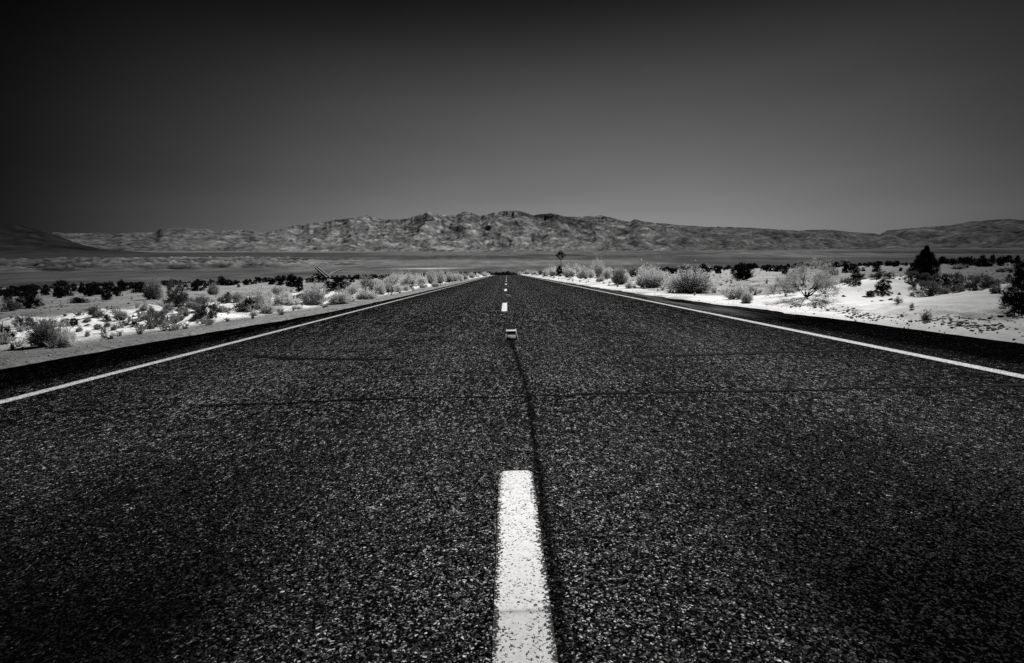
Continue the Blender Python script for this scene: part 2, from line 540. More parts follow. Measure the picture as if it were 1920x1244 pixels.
# badlands and low swells on the valley floor
bad = sstep(1050, 1250, R2) * (1 - sstep(2300, 2900, R2)) * (1 - sstep(-26, -12, AZD))
bn = ridged(FX / 85, FY / 85, 4)
V = V + bad * (15 * bn - 5)
swell = sstep(1500, 2200, R2) * (1 - sstep(5500, 7000, R2)) * sstep(-16, -6, AZD)
V = V + swell * 26 * np.clip(fbm(FX / 900, FY / 900, 5) + 0.05, 0, 1)
V = V + sstep(400, 900, R2) * (1 - sstep(7000, 9000, R2)) * 1.2 * fbm(FX / 90, FY / 90, 3)
foot = 8300 + 900 * fbm(azd * 0.09, azd * 0 + 1, 3)
ridge = 13300 + 700 * fbm(azd * 0.12 + 7, azd * 0, 3)
T = np.clip((R2 - foot) / (ridge - foot), 0, 1.0)
back = 1 - sstep(14300, 19000, R2)
wx = FX + 500 * fbm(FX / 2500, FY / 2500, 3); wy = FY + 500 * fbm(FX / 2500 + 9, FY / 2500, 3)
rg = ridged(wx / 2600, wy / 2600, 7, 0.56)
rg2 = ridged(wx / 750 + 4, wy / 750, 5, 0.55)
Hrel = np.clip(el_t * 13300 - (valley_z(13300 * np.sin(np.radians(AZ)), 13300 * np.cos(np.radians(AZ)))), 60, None)
prof = sstep(0, 1, T) * 0.55 + T * 0.45
rg3 = ridged(wx / 230 + 2, wy / 230 + 8, 4, 0.55)
# gullies run down the slopes, i.e. towards the middle of the basin
dn = R2 + 420 * fbm(FX / 2100 + 3, FY / 2100, 3)
ac_ = np.radians(AZD) * 12500 + 330 * fbm(FX / 1500, FY / 1500 + 5, 4)
gul = ridged(ac_ / 1050, dn / 3300 + 3, 6, 0.52)
gul2 = ridged(ac_ / 300 + 0.2 * dn / 900, dn / 950 + 3, 4, 0.55)
Z = V + Hrel * prof * (0.74 + 0.26 * rg) + Hrel * sstep(0.03, 0.35, T) * (0.20 * (gul - 0.4) + 0.04 * (gul2 - 0.4) + 0.012 * (rg2 - 0.4))
nf = len(az_fine)
for it, win in enumerate((61, 41, 25, 9, 3, 1, 1)):
    e = np.max(np.where(T > 0.05, Z / R2, -1), axis=0)
    dlt = el_t - e
    if win > 1:
        k = np.hanning(win + 2)[1:-1]; k /= k.sum()
        pad = np.pad(dlt[:nf], win // 2, mode='edge')
        dlt[:nf] = np.convolve(pad, k, 'valid')
    w = sstep(0.05, 0.9, T) if it < 3 else (sstep(0.55, 0.95, T) if it < 5 else sstep(0.5, 0.98, T))
    Z = Z + dlt * R2 * w
Z = Z * back - 300 * (1 - back)
# nearer dark hill at the far left
ha, he = sky_az_el(HILL)
hel = np.interp(azd, ha, he, left=he[0], right=-1)
hr = 5600.0
hz = hel * hr
hv = valley_z(hr * np.sin(np.radians(AZ)), hr * np.cos(np.radians(AZ)))
hp = np.exp(-((R2 - hr) / 1100.0) ** 2)
hadd = np.clip(hz - hv, 0, None) * ((azd < -20) & (azd > -80)) * hp
hadd = hadd * (0.88 + 0.34 * (ridged(FX / 900, FY / 900, 6) - 0.5) + 0.16 * (ridged(FX / 260, FY / 500, 4) - 0.5))
Z = np.maximum(Z, V + hadd)

# albedo of the far country
tn = 0.13 + 0.10 * fbm(FX / 700, FY / 700, 4) + 0.06 * fbm(FX / 120, FY / 120, 3)
# pale plain near, dark fans, etc.
L = 1 - sstep(-20, -8, AZD)          # left sector
Cn = sstep(-20, -8, AZD) * (1 - sstep(10, 20, AZD))
Rt = sstep(10, 20, AZD)
jr = R2 * (1 + 0.16 * fbm(FX / 1300, FY / 1300, 4))


def band(a, b, s=0.12):
    return sstep(a * (1 - s), a * (1 + s), jr) * (1 - sstep(b * (1 - s), b * (1 + s), jr))


leftdim = 0.45 + 0.55 * sstep(-47, -26, AZD)  # vignette at the left, painted into the valley tone
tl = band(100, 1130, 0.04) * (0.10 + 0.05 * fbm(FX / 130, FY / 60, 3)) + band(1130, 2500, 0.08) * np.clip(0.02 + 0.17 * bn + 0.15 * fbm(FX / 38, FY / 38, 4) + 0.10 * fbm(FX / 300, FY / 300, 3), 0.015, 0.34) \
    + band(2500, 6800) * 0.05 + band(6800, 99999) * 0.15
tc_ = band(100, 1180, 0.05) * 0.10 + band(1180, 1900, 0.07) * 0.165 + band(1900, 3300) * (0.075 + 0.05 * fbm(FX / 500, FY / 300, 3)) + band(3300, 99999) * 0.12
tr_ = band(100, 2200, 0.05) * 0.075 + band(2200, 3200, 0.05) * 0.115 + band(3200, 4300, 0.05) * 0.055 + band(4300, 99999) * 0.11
tv = (tl * L * leftdim + tc_ * Cn + tr_ * Rt * (1 - 0.45 * sstep(28, 44, AZD))) * (1 + 0.25 * fbm(FX / 250, FY / 250, 4))  # right end darkened as well, painted light falloff
streak = np.exp(-((jr - 1090 - 3 * AZD) / 38) ** 2) * np.exp(-((AZD + 8.5) / 3.2) ** 2)
tv = tv + 0.42 * streak
# mountains: broken strata, pale cliffs, dark caps
LX, LY = ac_, 0.8 * Z + dn / 16.0                       # slopes are long in plan: keep the markings even on the slope
strata = fbm(LX / 900, LY / 900 + Z / 160, 5)
blotch = fbm(LX / 260 + 5, LY / 260, 5)
fine_ = fbm(LX / 85, LY / 85 + 7, 4)
fine2 = fbm(LX / 42 + 2, LY / 30 + 1, 3)
tm = 0.175 + 0.05 * strata + 0.09 * blotch + 0.08 * (gul - 0.45) + 0.08 * (gul2 - 0.45) + 0.12 * fine_ + 0.07 * fine2
el_px = Z / R2 * 988 / np.cos(np.clip(np.radians(AZD), -1.2, 1.2))
# the long dark spur falling to the right from the summit
spur = np.exp(-((el_px - np.interp(AZD, [1.0, 3.0, 5.5, 9.5], [112, 108, 97, 76]) - 5 * fbm(ac_ / 500, dn / 900, 3)) / 9.0) ** 4) * sstep(1.0, 2.2, AZD) * (1 - sstep(8.6, 10.0, AZD))
tm = tm * (1 - 0.5 * spur)
pale = sstep(0.18, 0.36, fbm(LX / 330 + 3, LY / 120, 4)) * (1 - sstep(14, 22, AZD)) * sstep(-32, -20, AZD)
tm = tm + 0.15 * pale
capd = np.exp(-((AZD - 4.5) / 5.0) ** 2) * sstep(0.55, 0.8, T + 0.1 * fbm(wx / 900, wy / 900, 3))
tm = tm * (1 - 0.3 * capd)
side = np.interp(AZD, [-50, -40, -30, -22, -12, 0, 10, 18, 28, 36, 44, 50], [0.20, 0.34, 0.54, 0.70, 0.82, 0.80, 0.66, 0.50, 0.42, 0.34, 0.24, 0.17])  # lens-like falloff to both sides, painted into the rock tone
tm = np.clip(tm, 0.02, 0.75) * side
tt = sstep(0.0, 0.06, T)
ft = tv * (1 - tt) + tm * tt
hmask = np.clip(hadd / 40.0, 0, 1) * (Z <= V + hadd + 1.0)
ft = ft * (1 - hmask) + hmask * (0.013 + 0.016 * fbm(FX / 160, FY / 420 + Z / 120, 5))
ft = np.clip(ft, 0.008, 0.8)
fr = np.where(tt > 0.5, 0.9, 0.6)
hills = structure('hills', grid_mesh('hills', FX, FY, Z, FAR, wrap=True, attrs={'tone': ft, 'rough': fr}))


# ------------------------------------------------------------------ road
def strip(y_list, left, right, z, bulge=None):
    X = np.stack([left, right], 1); Y = np.stack([y_list, y_list], 1)
    return X, Y, np.stack([z, z], 1)


yr = np.concatenate([np.arange(-30, 0, 3.0), np.geomspace(1, 31, 60) - 1, np.arange(31, 331, 3.0)])
cols_ = np.linspace(0, 1, 25)
bend_ = 0.004 * np.clip(yr - 165, 0, None) ** 2
RX = -bend_[:, None] - (edge_l(yr) + 0.6)[:, None] * (1 - cols_) + (edge_r(yr) + 0.6)[:, None] * cols_
RY = np.repeat(yr[:, None], 25, 1)
RZ = crest(RY) - 0.010 * np.clip(np.abs(RX) - 3.9, 0, None) * 4 * 0.6
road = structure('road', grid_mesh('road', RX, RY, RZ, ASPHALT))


def ribbon(name, pts, width, mat, z_off, jitter=0.0, seg=0.25):
    """a flat strip that follows a ground polyline"""
    P = np.array(pts, float)
    L_ = np.concatenate([[0], np.cumsum(np.hypot(*np.diff(P, axis=0).T))])
    n = max(2, int(L_[-1] / seg))
    s = np.linspace(0, L_[-1], n)
    cx = np.interp(s, L_, P[:, 0]); cy = np.interp(s, L_, P[:, 1])
    w = np.interp(s, L_, width) if isinstance(width, (list, tuple)) else np.full(n, width)
    tx, ty = np.gradient(cx), np.gradient(cy)
    ll = np.hypot(tx, ty); nx, ny = ty / ll, -tx / ll
    if jitter:
        off = jitter * fbm(s * 6.0, s * 0 + P[0, 0] * 3.3, 4)
        cx = cx + nx * off; cy = cy + ny * off
        w = w * np.clip(1 + 1.1 * fbm(s * 5.0 + 9, s * 0 + P[0, 1], 3), 0.25, 2)
    X = np.stack([cx - nx * w / 2, cx + nx * w / 2], 1)
    Y = np.stack([cy - ny * w / 2, cy + ny * w / 2], 1)
    return structure(name, grid_mesh(name, X, Y, crest(Y) + z_off, mat))


# centre dashes: 3.05 m long every 12.19 m, the first one passes under the camera
for i in range(13):
    y1 = 2.11 + 12.15 * i
    y0 = y1 - 3.1
    nx_, ny_ = 9, 40
    u = np.linspace(-1, 1, nx_); v = np.linspace(0, 1, ny_)
    U, W_ = np.meshgrid(u, v)
    half = 0.070
    rnd = 0.028 * (np.abs(U) ** 5)                          # slightly rounded ends
    cxl = 0.016 if i == 0 else -0.072
    DX = U * half + cxl + 0.003 * fbm(W_ * 20, U * 0 + i, 2)
    DY = y0 + rnd + W_ * (y1 - y0 - 2 * rnd)
    structure('centre_line', grid_mesh('centre_line', DX, DY, crest(DY) + 0.004, PAINT_WORN))
for sx in (-1, 1):
    yy = np.concatenate([np.arange(-20, 40, 0.5), np.arange(40, 200, 3.0)])
    lx = 3.60 + 0.02 * fbm(yy * 0.12, yy * 0 + sx, 2)
    EXx = np.stack([sx * lx - 0.062, sx * lx + 0.062], 1)
    EYy = np.stack([yy, yy], 1)
    structure('edge_line', grid_mesh('edge_line', EXx, EYy, crest(EYy) + 0.004, PAINT_LINE))

# tar-filled cracks
ribbon('road_crack', [(-3.5, 3.36), (-2.4, 3.38), (-0.9, 3.47), (0.0, 3.44), (0.69, 3.43), (2.0, 3.40), (3.7, 3.36)],
       [0.008, 0.018, 0.034, 0.008, 0.034, 0.032, 0.050], TAR, 0.004, 0.05, 0.04)
ribbon('road_crack', [(-2.75, 5.62), (-2.3, 5.36), (-1.8, 5.25), (-1.13, 5.14)], [0.06, 0.14, 0.075, 0.055], TAR, 0.004, 0.08, 0.05)
ribbon('road_crack', [(1.2, 4.93), (2.0, 4.90), (2.6, 4.95), (3.3, 4.87)], [0.115, 0.09, 0.065, 0.03], TAR, 0.004, 0.06, 0.05)
ribbon('road_crack', [(-0.95, 4.3), (-0.6, 4.32), (-0.3, 4.4)], 0.02, TAR, 0.004, 0.05, 0.05)
def far_pt(px, py):
    d = ray(px, py); t = np.geomspace(420, 6000, 4000)
    X, Y = d[0] * t, d[1] * t
    zz = valley_z(X, Y)
    k = int(np.argmax((EYE + d[2] * t) < zz))
    return X[k], Y[k]


def far_ribbon(name, pix, width, tone_mat, dz):
    P = np.array([far_pt(*p) for p in pix])
    s = np.linspace(0, len(P) - 1, 40)
    cx = np.interp(s, range(len(P)), P[:, 0]); cy = np.interp(s, range(len(P)), P[:, 1])
    tx, ty = np.gradient(cx), np.gradient(cy); ll = np.hypot(tx, ty)
    nx, ny = ty / ll, -tx / ll
    X = np.stack([cx - nx * width / 2, cx + nx * width / 2], 1)
    Y = np.stack([cy - ny * width / 2, cy + ny * width / 2], 1)
    return structure(name, grid_mesh(name, X, Y, valley_z(X, Y) + dz, tone_mat))


BERM = mat_plain('pale_berm', 0.27, 0.95, 0.0, 0.2, 0.1)
FAR_TAR = mat_plain('distant_asphalt', 0.012, 0.95, 0.05, 0.2, 0.1)
far_ribbon('road_verge', [(594, 502.5), (600, 508), (607, 514), (617, 522)], 6.2, BERM, 1.6)
far_ribbon('road', [(593.5, 502), (599.6, 507.7), (606.8, 513.8), (617, 522)], 2.4, FAR_TAR, 2.0)
far_ribbon('track', [(618, 518), (624, 513), (632, 509.5), (642, 506.5)], 3.0, mat_plain('track_dust', 0.24, 0.95, 0.0, 0.2, 0.1), 1.6)


# ------------------------------------------------------------------ shrub meshes
def quads(c, u, v):
    """quads centred at c spanned by half vectors u,v"""
    n = len(c)
    vv = np.stack([c - u - v, c + u - v, c + u * 0.35 + v, c - u * 0.35 + v], 1).reshape(-1, 3)
    return vv, np.arange(4 * n), np.full(n, 4)


def rand_dirs(n, rng):
    d = rng.normal(size=(n, 3)); return d / np.linalg.norm(d, axis=1)[:, None]


def join(parts):
    V_, F_, S_ = [], [], []; o = 0
    for v, f, s in parts:
        V_.append(v); F_.append(np.asarray(f) + o); S_.append(s); o += len(v)
    return np.concatenate(V_), np.concatenate(F_), np.concatenate(S_)


def blades(p0, p1, w0, w1, bend, rng, seg=3):
    """thin tapering ribbons from p0 to p1 that sag or arch by bend (z at the tip)"""
    n = len(p0)
    t = np.linspace(0, 1, seg + 1)[None, :, None]
    c = p0[:, None, :] * (1 - t) + p1[:, None, :] * t
    arch = (t * (1 - t) * 4) * np.array([0, 0, 1.0]) * bend[:, None, None]
    c = c + arch + rng.normal(size=c.shape) * 0.012 * (t > 0.1)
    ax = p1 - p0
    side = np.cross(ax, rand_dirs(n, rng)); side /= (np.linalg.norm(side, axis=1)[:, None] + 1e-9)
    w = (w0 * (1 - t) + w1 * t)
    a = c - side[:, None, :] * w; b = c + side[:, None, :] * w
    vv = np.stack([a, b], 2).reshape(-1, 3)
    m = (seg + 1) * 2
    base = np.arange(n)[:, None] * m
    k = np.arange(seg)[None, :] * 2
    i0 = (base + k)
    f = np.stack([i0, i0 + 1, i0 + 3, i0 + 2], -1).reshape(-1)
    return vv, f, np.full(n * seg, 4), c


def dome_points(n, rng, flat=1.0, low=0.0, power=0.45):
    d = rand_dirs(n, rng); d[:, 2] = np.abs(d[:, 2])
    r = rng.random(n) ** power
    p = d * r[:, None] * 0.5
    p[:, 2] = p[:, 2] * 2 * flat
    p[:, 2] = low + p[:, 2] * (1 - low)
    return p


def dense_bush(seed, n_clump=60, per=110, leaf=0.019, spiky=0.5, cone=0.0):
    rng = np.random.default_rng(seed)
    cl = dome_points(n_clump, rng, 0.95, 0.06, 0.40)
    # uneven outline: lobes
    ang = np.arctan2(cl[:, 1], cl[:, 0])
    lob = 1 + 0.22 * np.sin(2 * ang + rng.random() * 6) + 0.14 * np.sin(5 * ang + rng.random() * 6)
    cl[:, :2] *= lob[:, None]
    if cone:
        cl[:, :2] *= (1.15 - cone * cl[:, 2:3])
    rad = rng.uniform(0.05, 0.13, n_clump)
    cen = np.repeat(cl, per, 0); rd = np.repeat(rad, per)
    off = rng.normal(size=(n_clump * per, 3)) * rd[:, None] * 0.62
    c = cen + off; c[:, 2] = np.clip(c[:, 2], 0.01, None)
    out = c * np.array([1, 1, 0.5]) + np.array([0, 0, 0.25]); out /= np.linalg.norm(out, axis=1)[:, None] + 1e-9
    v = out * spiky + rand_dirs(len(c), rng) * 0.8
    v /= np.linalg.norm(v, axis=1)[:, None]
    u = np.cross(v, rand_dirs(len(c), rng)); u /= np.linalg.norm(u, axis=1)[:, None] + 1e-9
    sz = rng.uniform(0.6, 1.5, len(c))[:, None] * leaf
    parts = [quads(c, u * sz * 0.5, v * sz * 1.3)]
    # sprigs breaking the outline
    ns = 46
    p1 = dome_points(ns, rng, 1.05, 0.1, 0.05); p1[:, :2] *= 1.04
    if cone:
        p1[:, :2] *= (1.15 - cone * p1[:, 2:3])
    p0 = p1 * 0.7
    parts.append(blades(p0, p1 + rng.normal(size=p1.shape) * 0.05, 0.016, 0.003, np.full(ns, 0.0), rng)[:3])
    # stems
    st = 14
    q1 = cl[rng.choice(n_clump, st)]; q0 = np.zeros((st, 3)); q0[:, :2] = rng.normal(size=(st, 2)) * 0.05
    stems = blades(q0, q1, 0.016, 0.006, np.full(st, 0.04), rng)[:3]
    return join(parts), stems


def wispy_bush(seed, n=420, spread=0.5, leaf=0.012, per=7, dens=1.0, open_=0.0):
    """broom-like bush: many fine twigs fanning from the base, tiny leaves near the tips"""
    rng = np.random.default_rng(seed)
    tip = dome_points(n, rng, 1.0, 0.12, 0.22)
    ang = np.arctan2(tip[:, 1], tip[:, 0])
    lob = 1 + 0.16 * np.sin(3 * ang + rng.random() * 6) + 0.12 * np.sin(7 * ang + rng.random() * 6)
    tip *= lob[:, None]
    root = np.zeros((n, 3)); root[:, :2] = tip[:, :2] * (0.16 + 0.10 * rng.random((n, 1)))
    b = rng.uniform(-0.02, 0.10, n)
    tw = blades(root, tip, 0.0055, 0.0016, b, rng, 4)
    twigs = tw[:3]; c = tw[3]
    # side twigs
    m = int(n * 1.6)
    k = rng.integers(0, n, m); s = rng.integers(2, 4, m)
    o = c[k, s]
    dirv = (tip[k] - root[k]); dirv /= np.linalg.norm(dirv, axis=1)[:, None] + 1e-9
    e = o + (dirv * 0.55 + rand_dirs(m, rng) * 0.6) * rng.uniform(0.08, 0.2, (m, 1))
    e[:, 2] = np.clip(e[:, 2], 0.02, None)
    tw2 = blades(o, e, 0.0034, 0.001, np.zeros(m), rng, 2)
    # leaves along outer parts
    nl = int(n * per * dens)
    src = np.concatenate([c[:, 2:, :].reshape(-1, 3), tw2[3].reshape(-1, 3)])
    lc = src[rng.integers(0, len(src), nl)] + rng.normal(size=(nl, 3)) * 0.018
    lc[:, 2] = np.clip(lc[:, 2], 0.02, None)
    v = rand_dirs(nl, rng) + np.array([0, 0, 0.5]); v /= np.linalg.norm(v, axis=1)[:, None]
    u = np.cross(v, rand_dirs(nl, rng)); u /= np.linalg.norm(u, axis=1)[:, None] + 1e-9
    sz = rng.uniform(0.6, 1.5, (nl, 1)) * leaf
    leaves = quads(lc, u * sz * 0.55, v * sz * 1.25)
    fol = join([leaves, tw2[:3]])
    # heavier dark stems at the base
    st = 26
    kk = rng.choice(n, st)
    s1 = c[kk, 2]
    stems = join([blades(root[kk] * 0.5, s1, 0.013, 0.005, np.full(st, 0.03), rng)[:3], twigs])
    return fol, stems


def ragged_bush(seed, n, leaf, per, subs=4):
    """several broom-like tufts of unequal size grown together"""
    rng = np.random.default_rng(seed)
    F, S = [], []
    for i in range(subs):
        f, st = wispy_bush(seed * 13 + i, int(n / subs * (1.5 if i == 0 else 0.8)), leaf=leaf / (0.9 if i == 0 else 0.6), per=per)
        k = 0.9 if i == 0 else rng.uniform(0.45, 0.75)
        a = rng.random() * 6.28; d = 0.06 if i == 0 else rng.uniform(0.24, 0.42)
        T_ = np.array([math.cos(a) * d, math.sin(a) * d, 0])
        Q = np.array([k, k, k * rng.uniform(0.75, 1.2)])
        F.append((f[0] * Q + T_, f[1], f[2])); S.append((st[0] * Q + T_, st[1], st[2]))
    return join(F), join(S)


def twig_shrub(seed):
    """large open bush with visible forking dark limbs and a haze of fine twigs"""
    rng = np.random.default_rng(seed)
    segs = []
    tips = []

    def grow(p, d, ln, w, depth):
        q = p + d * ln
        segs.append((p, q, w, w * 0.65))
        if depth == 0:
            tips.append(q); return
        for _ in range(rng.integers(2, 4)):
            nd = d + rng.normal(size=3) * 0.42 + np.array([0, 0, 0.10]); nd /= np.linalg.norm(nd)
            grow(q, nd, ln * rng.uniform(0.62, 0.85), w * 0.62, depth - 1)
    for i in range(13):
        a = i / 13 * 2 * np.pi + rng.normal() * 0.2
        el = rng.uniform(0.35, 1.35)
        d = np.array([math.cos(a) * math.cos(el), math.sin(a) * math.cos(el), math.sin(el)])
        grow(np.array([0, 0, 0.0]) + d * 0.01, d, rng.uniform(0.14, 0.2), 0.009, 4)
    p0 = np.array([s[0] for s in segs]); p1 = np.array([s[1] for s in segs])
    w0 = np.array([s[2] for s in segs])[:, None, None]; w1 = np.array([s[3] for s in segs])[:, None, None]
    tt_ = np.array([s[2] for s in segs])
    lim = tt_ > 0.0024
    def bl(mask):
        n = mask.sum()
        return blades(p0[mask], p1[mask], w0[mask], w1[mask], np.zeros(n), rng, 2)[:3]
    tips_ = np.array(tips)
    m = len(tips_) * 3
    k = rng.integers(0, len(tips_), m)
    dd = tips_[k] / (np.linalg.norm(tips_[k], axis=1)[:, None] + 1e-9)
    e = tips_[k] + (dd * 0.6 + rand_dirs(m, rng) * 0.6) * rng.uniform(0.03, 0.10, (m, 1))
    fine = blades(tips_[k], e, 0.0022, 0.0008, np.zeros(m), rng, 2)
    nl = 5200
    lc = np.concatenate([e, tips_])[rng.integers(0, m + len(tips_), nl)] + rng.normal(size=(nl, 3)) * 0.022
    v = rand_dirs(nl, rng); u = np.cross(v, rand_dirs(nl, rng)); u /= np.linalg.norm(u, axis=1)[:, None] + 1e-9
    sz = rng.uniform(0.5, 1.3, (nl, 1)) * 0.0065
    leaves = quads(lc, u * sz * 0.5, v * sz * 1.3)
    fol = join([leaves, fine[:3], bl(~lim)])
    stems = bl(lim)

    def norm(t):
        v = t[0].copy()
        return (v, t[1], t[2])
    allv = np.concatenate([fol[0], stems[0]])
    sx = 2 * np.percentile(np.hypot(allv[:, 0], allv[:, 1]), 97); sz_ = np.percentile(allv[:, 2], 99)
    S = np.array([1 / sx, 1 / sx, 1 / sz_])
    f = (fol[0] * S, fol[1], fol[2]); s = (stems[0] * S, stems[1], stems[2])
    f[0][:, 2] = np.clip(f[0][:, 2], 0.0, None); s[0][:, 2] = np.clip(s[0][:, 2], -0.02, None)
    return f, s


def spiky_bush(seed):
    rng = np.random.default_rng(seed)
    n = 260
    tip = dome_points(n, rng, 1.0, 0.15, 0.2)
    tip[:, 0] += 0.12 * tip[:, 2]
    root = tip * np.array([0.22, 0.22, 0.05])
    a = blades(root, tip, 0.020, 0.002, rng.uniform(-0.02, 0.08, n), rng, 3)
    f, s = dense_bush(seed + 1, 16, 50, 0.026)
    f[0][:, :2] *= 0.75; f[0][:, 2] *= 0.6
    return join([a[:3], f]), s


def dark_tree(seed):
    """ragged conical desert tree: broad at the bottom with a pointed leader"""
    rng = np.random.default_rng(seed)
    nc = 230
    h = rng.random(nc) ** 1.15
    rmax = np.interp(h, [0, 0.15, 0.35, 0.6, 0.8, 0.93, 1.0], [0.50, 0.52, 0.47, 0.36, 0.19, 0.07, 0.02])
    a = rng.random(nc) * 2 * np.pi
    r = rmax * np.sqrt(rng.random(nc)) * (1 + 0.18 * np.sin(3 * a + 5 * h))
    cl = np.stack([r * np.cos(a), r * np.sin(a), h * 0.97], 1)
    per = 85
    rad = np.interp(h, [0, 0.7, 1], [0.085, 0.055, 0.025])
    cen = np.repeat(cl, per, 0); rd = np.repeat(rad, per)
    c = cen + rng.normal(size=(nc * per, 3)) * rd[:, None] * np.array([0.62, 0.62, 0.5])
    c[:, 2] = np.clip(c[:, 2], 0.005, 1.02)
    v = np.repeat(cl * np.array([1, 1, 0]) + np.array([0, 0, 0.35]), per, 0) + rand_dirs(nc * per, rng) * 0.4
    v /= np.linalg.norm(v, axis=1)[:, None]
    u = np.cross(v, rand_dirs(len(c), rng)); u /= np.linalg.norm(u, axis=1)[:, None] + 1e-9
    sz = rng.uniform(0.6, 1.5, (len(c), 1)) * 0.015
    parts = [quads(c, u * sz * 0.55, v * sz * 1.6)]
    ns = 110
    k = rng.integers(0, nc, ns)
    p0 = cl[k] * np.array([0.8, 0.8, 1]); d = cl[k] * np.array([1, 1, 0]); d /= np.linalg.norm(d, axis=1)[:, None] + 1e-6
    p1 = cl[k] + d * 0.06 + np.array([0, 0, 1]) * rng.uniform(0.03, 0.10, (ns, 1))
    parts.append(blades(p0, p1, 0.010, 0.002, np.zeros(ns), rng)[:3])
    trunk = blades(np.zeros((4, 3)), np.tile([[0.0, 0, 0.8]], (4, 1)) + rng.normal(size=(4, 3)) * 0.03, 0.03, 0.006, np.zeros(4), rng)[:3]
    k2 = rng.integers(0, nc, 40)
    q0 = np.zeros((40, 3)); q0[:, 2] = cl[k2, 2] * 0.6
    limbs = blades(q0, cl[k2], 0.010, 0.003, np.zeros(40), rng)[:3]
    return join(parts), join([trunk, limbs])


def lite_bush(seed, n=130, size=0.12):
    rng = np.random.default_rng(seed)
    c = dome_points(n, rng, 0.95, 0.08, 0.35)
    ang = np.arctan2(c[:, 1], c[:, 0]); c[:, :2] *= (1 + 0.2 * np.sin(3 * ang + seed))[:, None]
    v = rand_dirs(n, rng); u = np.cross(v, rand_dirs(n, rng)); u /= np.linalg.norm(u, axis=1)[:, None] + 1e-9
    sz = rng.uniform(0.6, 1.4, (n, 1)) * size
    return quads(c, u * sz * 0.6, v * sz)


def protos(name, builder, seeds, fol_mat, stem_mat):
    out = []
    for s in seeds:
        f, st = builder(s)
        allv = np.concatenate([f[0], st[0]])
        S = np.array([1, 1, 0.0])
        rad_ = np.percentile(np.abs(f[0][:, 0]), 96.5) + np.percentile(np.abs(f[0][:, 1]), 96.5)
        S = np.array([1.06 / rad_, 1.06 / rad_, 1.06 / np.percentile(f[0][:, 2], 98.5)])
        f = (f[0] * S, f[1], f[2]); st = (st[0] * S, st[1], st[2])
        out.append((mesh_from('foliage', *f, fol_mat), mesh_from('branches', *st, stem_mat)))
    return out


PR = {
    'D': protos('dark', lambda s: dense_bush(s), (1, 2, 3, 4, 5), LEAF_DARK, WOOD_DARK),
    'Q': protos('dusty', lambda s: dense_bush(s, 46, 90, 0.020, 0.8), (11, 12, 13), LEAF_GREYDARK, WOOD_DARK),
    'G': protos('grey', lambda s: ragged_bush(s, 520, 0.0105, 26, 2 + s % 3), (21, 22, 23, 24), LEAF_GREY, WOOD_GREY),
    'P': protos('pale', lambda s: ragged_bush(s, 640, 0.0095, 34, 3 + s % 3), (31, 32, 33, 34, 35, 36), LEAF_PALE, TWIG_PALE),
    'W': protos('wispy', lambda s: wispy_bush(s, 800, leaf=0.010, per=12), (41, 42), LEAF_GREY, WOOD_DARK),
    'V': protos('brush', lambda s: wispy_bush(s, 1000, leaf=0.008, per=18), (45, 46), LEAF_PALE, WOOD_DARK),
    'X': protos('twig', twig_shrub, (51, 52), LEAF_GREY, WOOD_DARK),
    'K': protos('spiky', spiky_bush, (61,), LEAF_DARK, WOOD_DARK),
    'T': protos('tree', dark_tree, (71, 72), LEAF_DARK, WOOD_DARK),
    'S': protos('tuft', lambda s: wispy_bush(s, 90, leaf=0.03, per=6), (81, 82), LEAF_GREYDARK, WOOD_DARK),
}
LITE = {'D': [mesh_from('dark_shrub', *lite_bush(s), LEAF_DARK) for s in (91, 92, 93, 94)],
        'P': [mesh_from('pale_shrub', *lite_bush(s, 200, 0.09), LEAF_PALE) for s in (95, 96, 97)]}
NAMES = {'D': 'dark_shrub', 'Q': 'dusty_shrub', 'G': 'grey_shrub', 'P': 'pale_shrub', 'W': 'wispy_shrub', 'V': 'brushy_shrub', 'X': 'twiggy_bush',
         'K': 'spiky_shrub', 'T': 'desert_tree', 'S': 'sand_tuft'}
CATS = {'T': 'tree', 'S': 'tuft'}
n_used = {}


def put(px, py, w, h, kind, label, group=None, lite=False, flip=None):
    x, y, z, t = place(px, py, 330.0, 24.0 if (py < 514 and h < 17) else 0.0)
    ppm = FPX / max(y, 0.5) * 1.0
    # size on screen -> metres, allowing for the widening of off-axis things
    ax = x / max(y, 0.5)
    wm = w / FPX * y / math.sqrt(1 + ax * ax) * 1.0
    d2 = ray(px, py - h)
    hm = max(0.08, EYE + d2[2] / math.hypot(d2[0], d2[1]) * math.hypot(x, y) - z)
    i = n_used.get(kind, 0); n_used[kind] = i + 1
    rz = random.uniform(0, 6.28)
    if lite:
        me = LITE[kind][i % len(LITE[kind])]
        o = bpy.data.objects.new(NAMES[kind], me)
        o.location = (x, y, z - 0.02); o.rotation_euler = (0, 0, rz); o.scale = (wm * random.uniform(0.9, 1.15), wm * random.uniform(0.85, 1.15), hm)
        o['label'] = label; o['category'] = 'shrub'
        if group:
            o['group'] = group
        return link(o)
    f, s = PR[kind][i % len(PR[kind])]
    r = thing(NAMES[kind], label, CATS.get(kind, 'shrub'), (x, y, z - 0.015 * hm), rz, (wm * random.uniform(0.92, 1.1), wm * random.uniform(0.88, 1.1), hm), group)
    r.rotation_euler = (random.uniform(-0.09, 0.09), random.uniform(-0.09, 0.09), rz)
    link(bpy.data.objects.new('foliage', f), r)
    link(bpy.data.objects.new('branches', s), r)
    return r


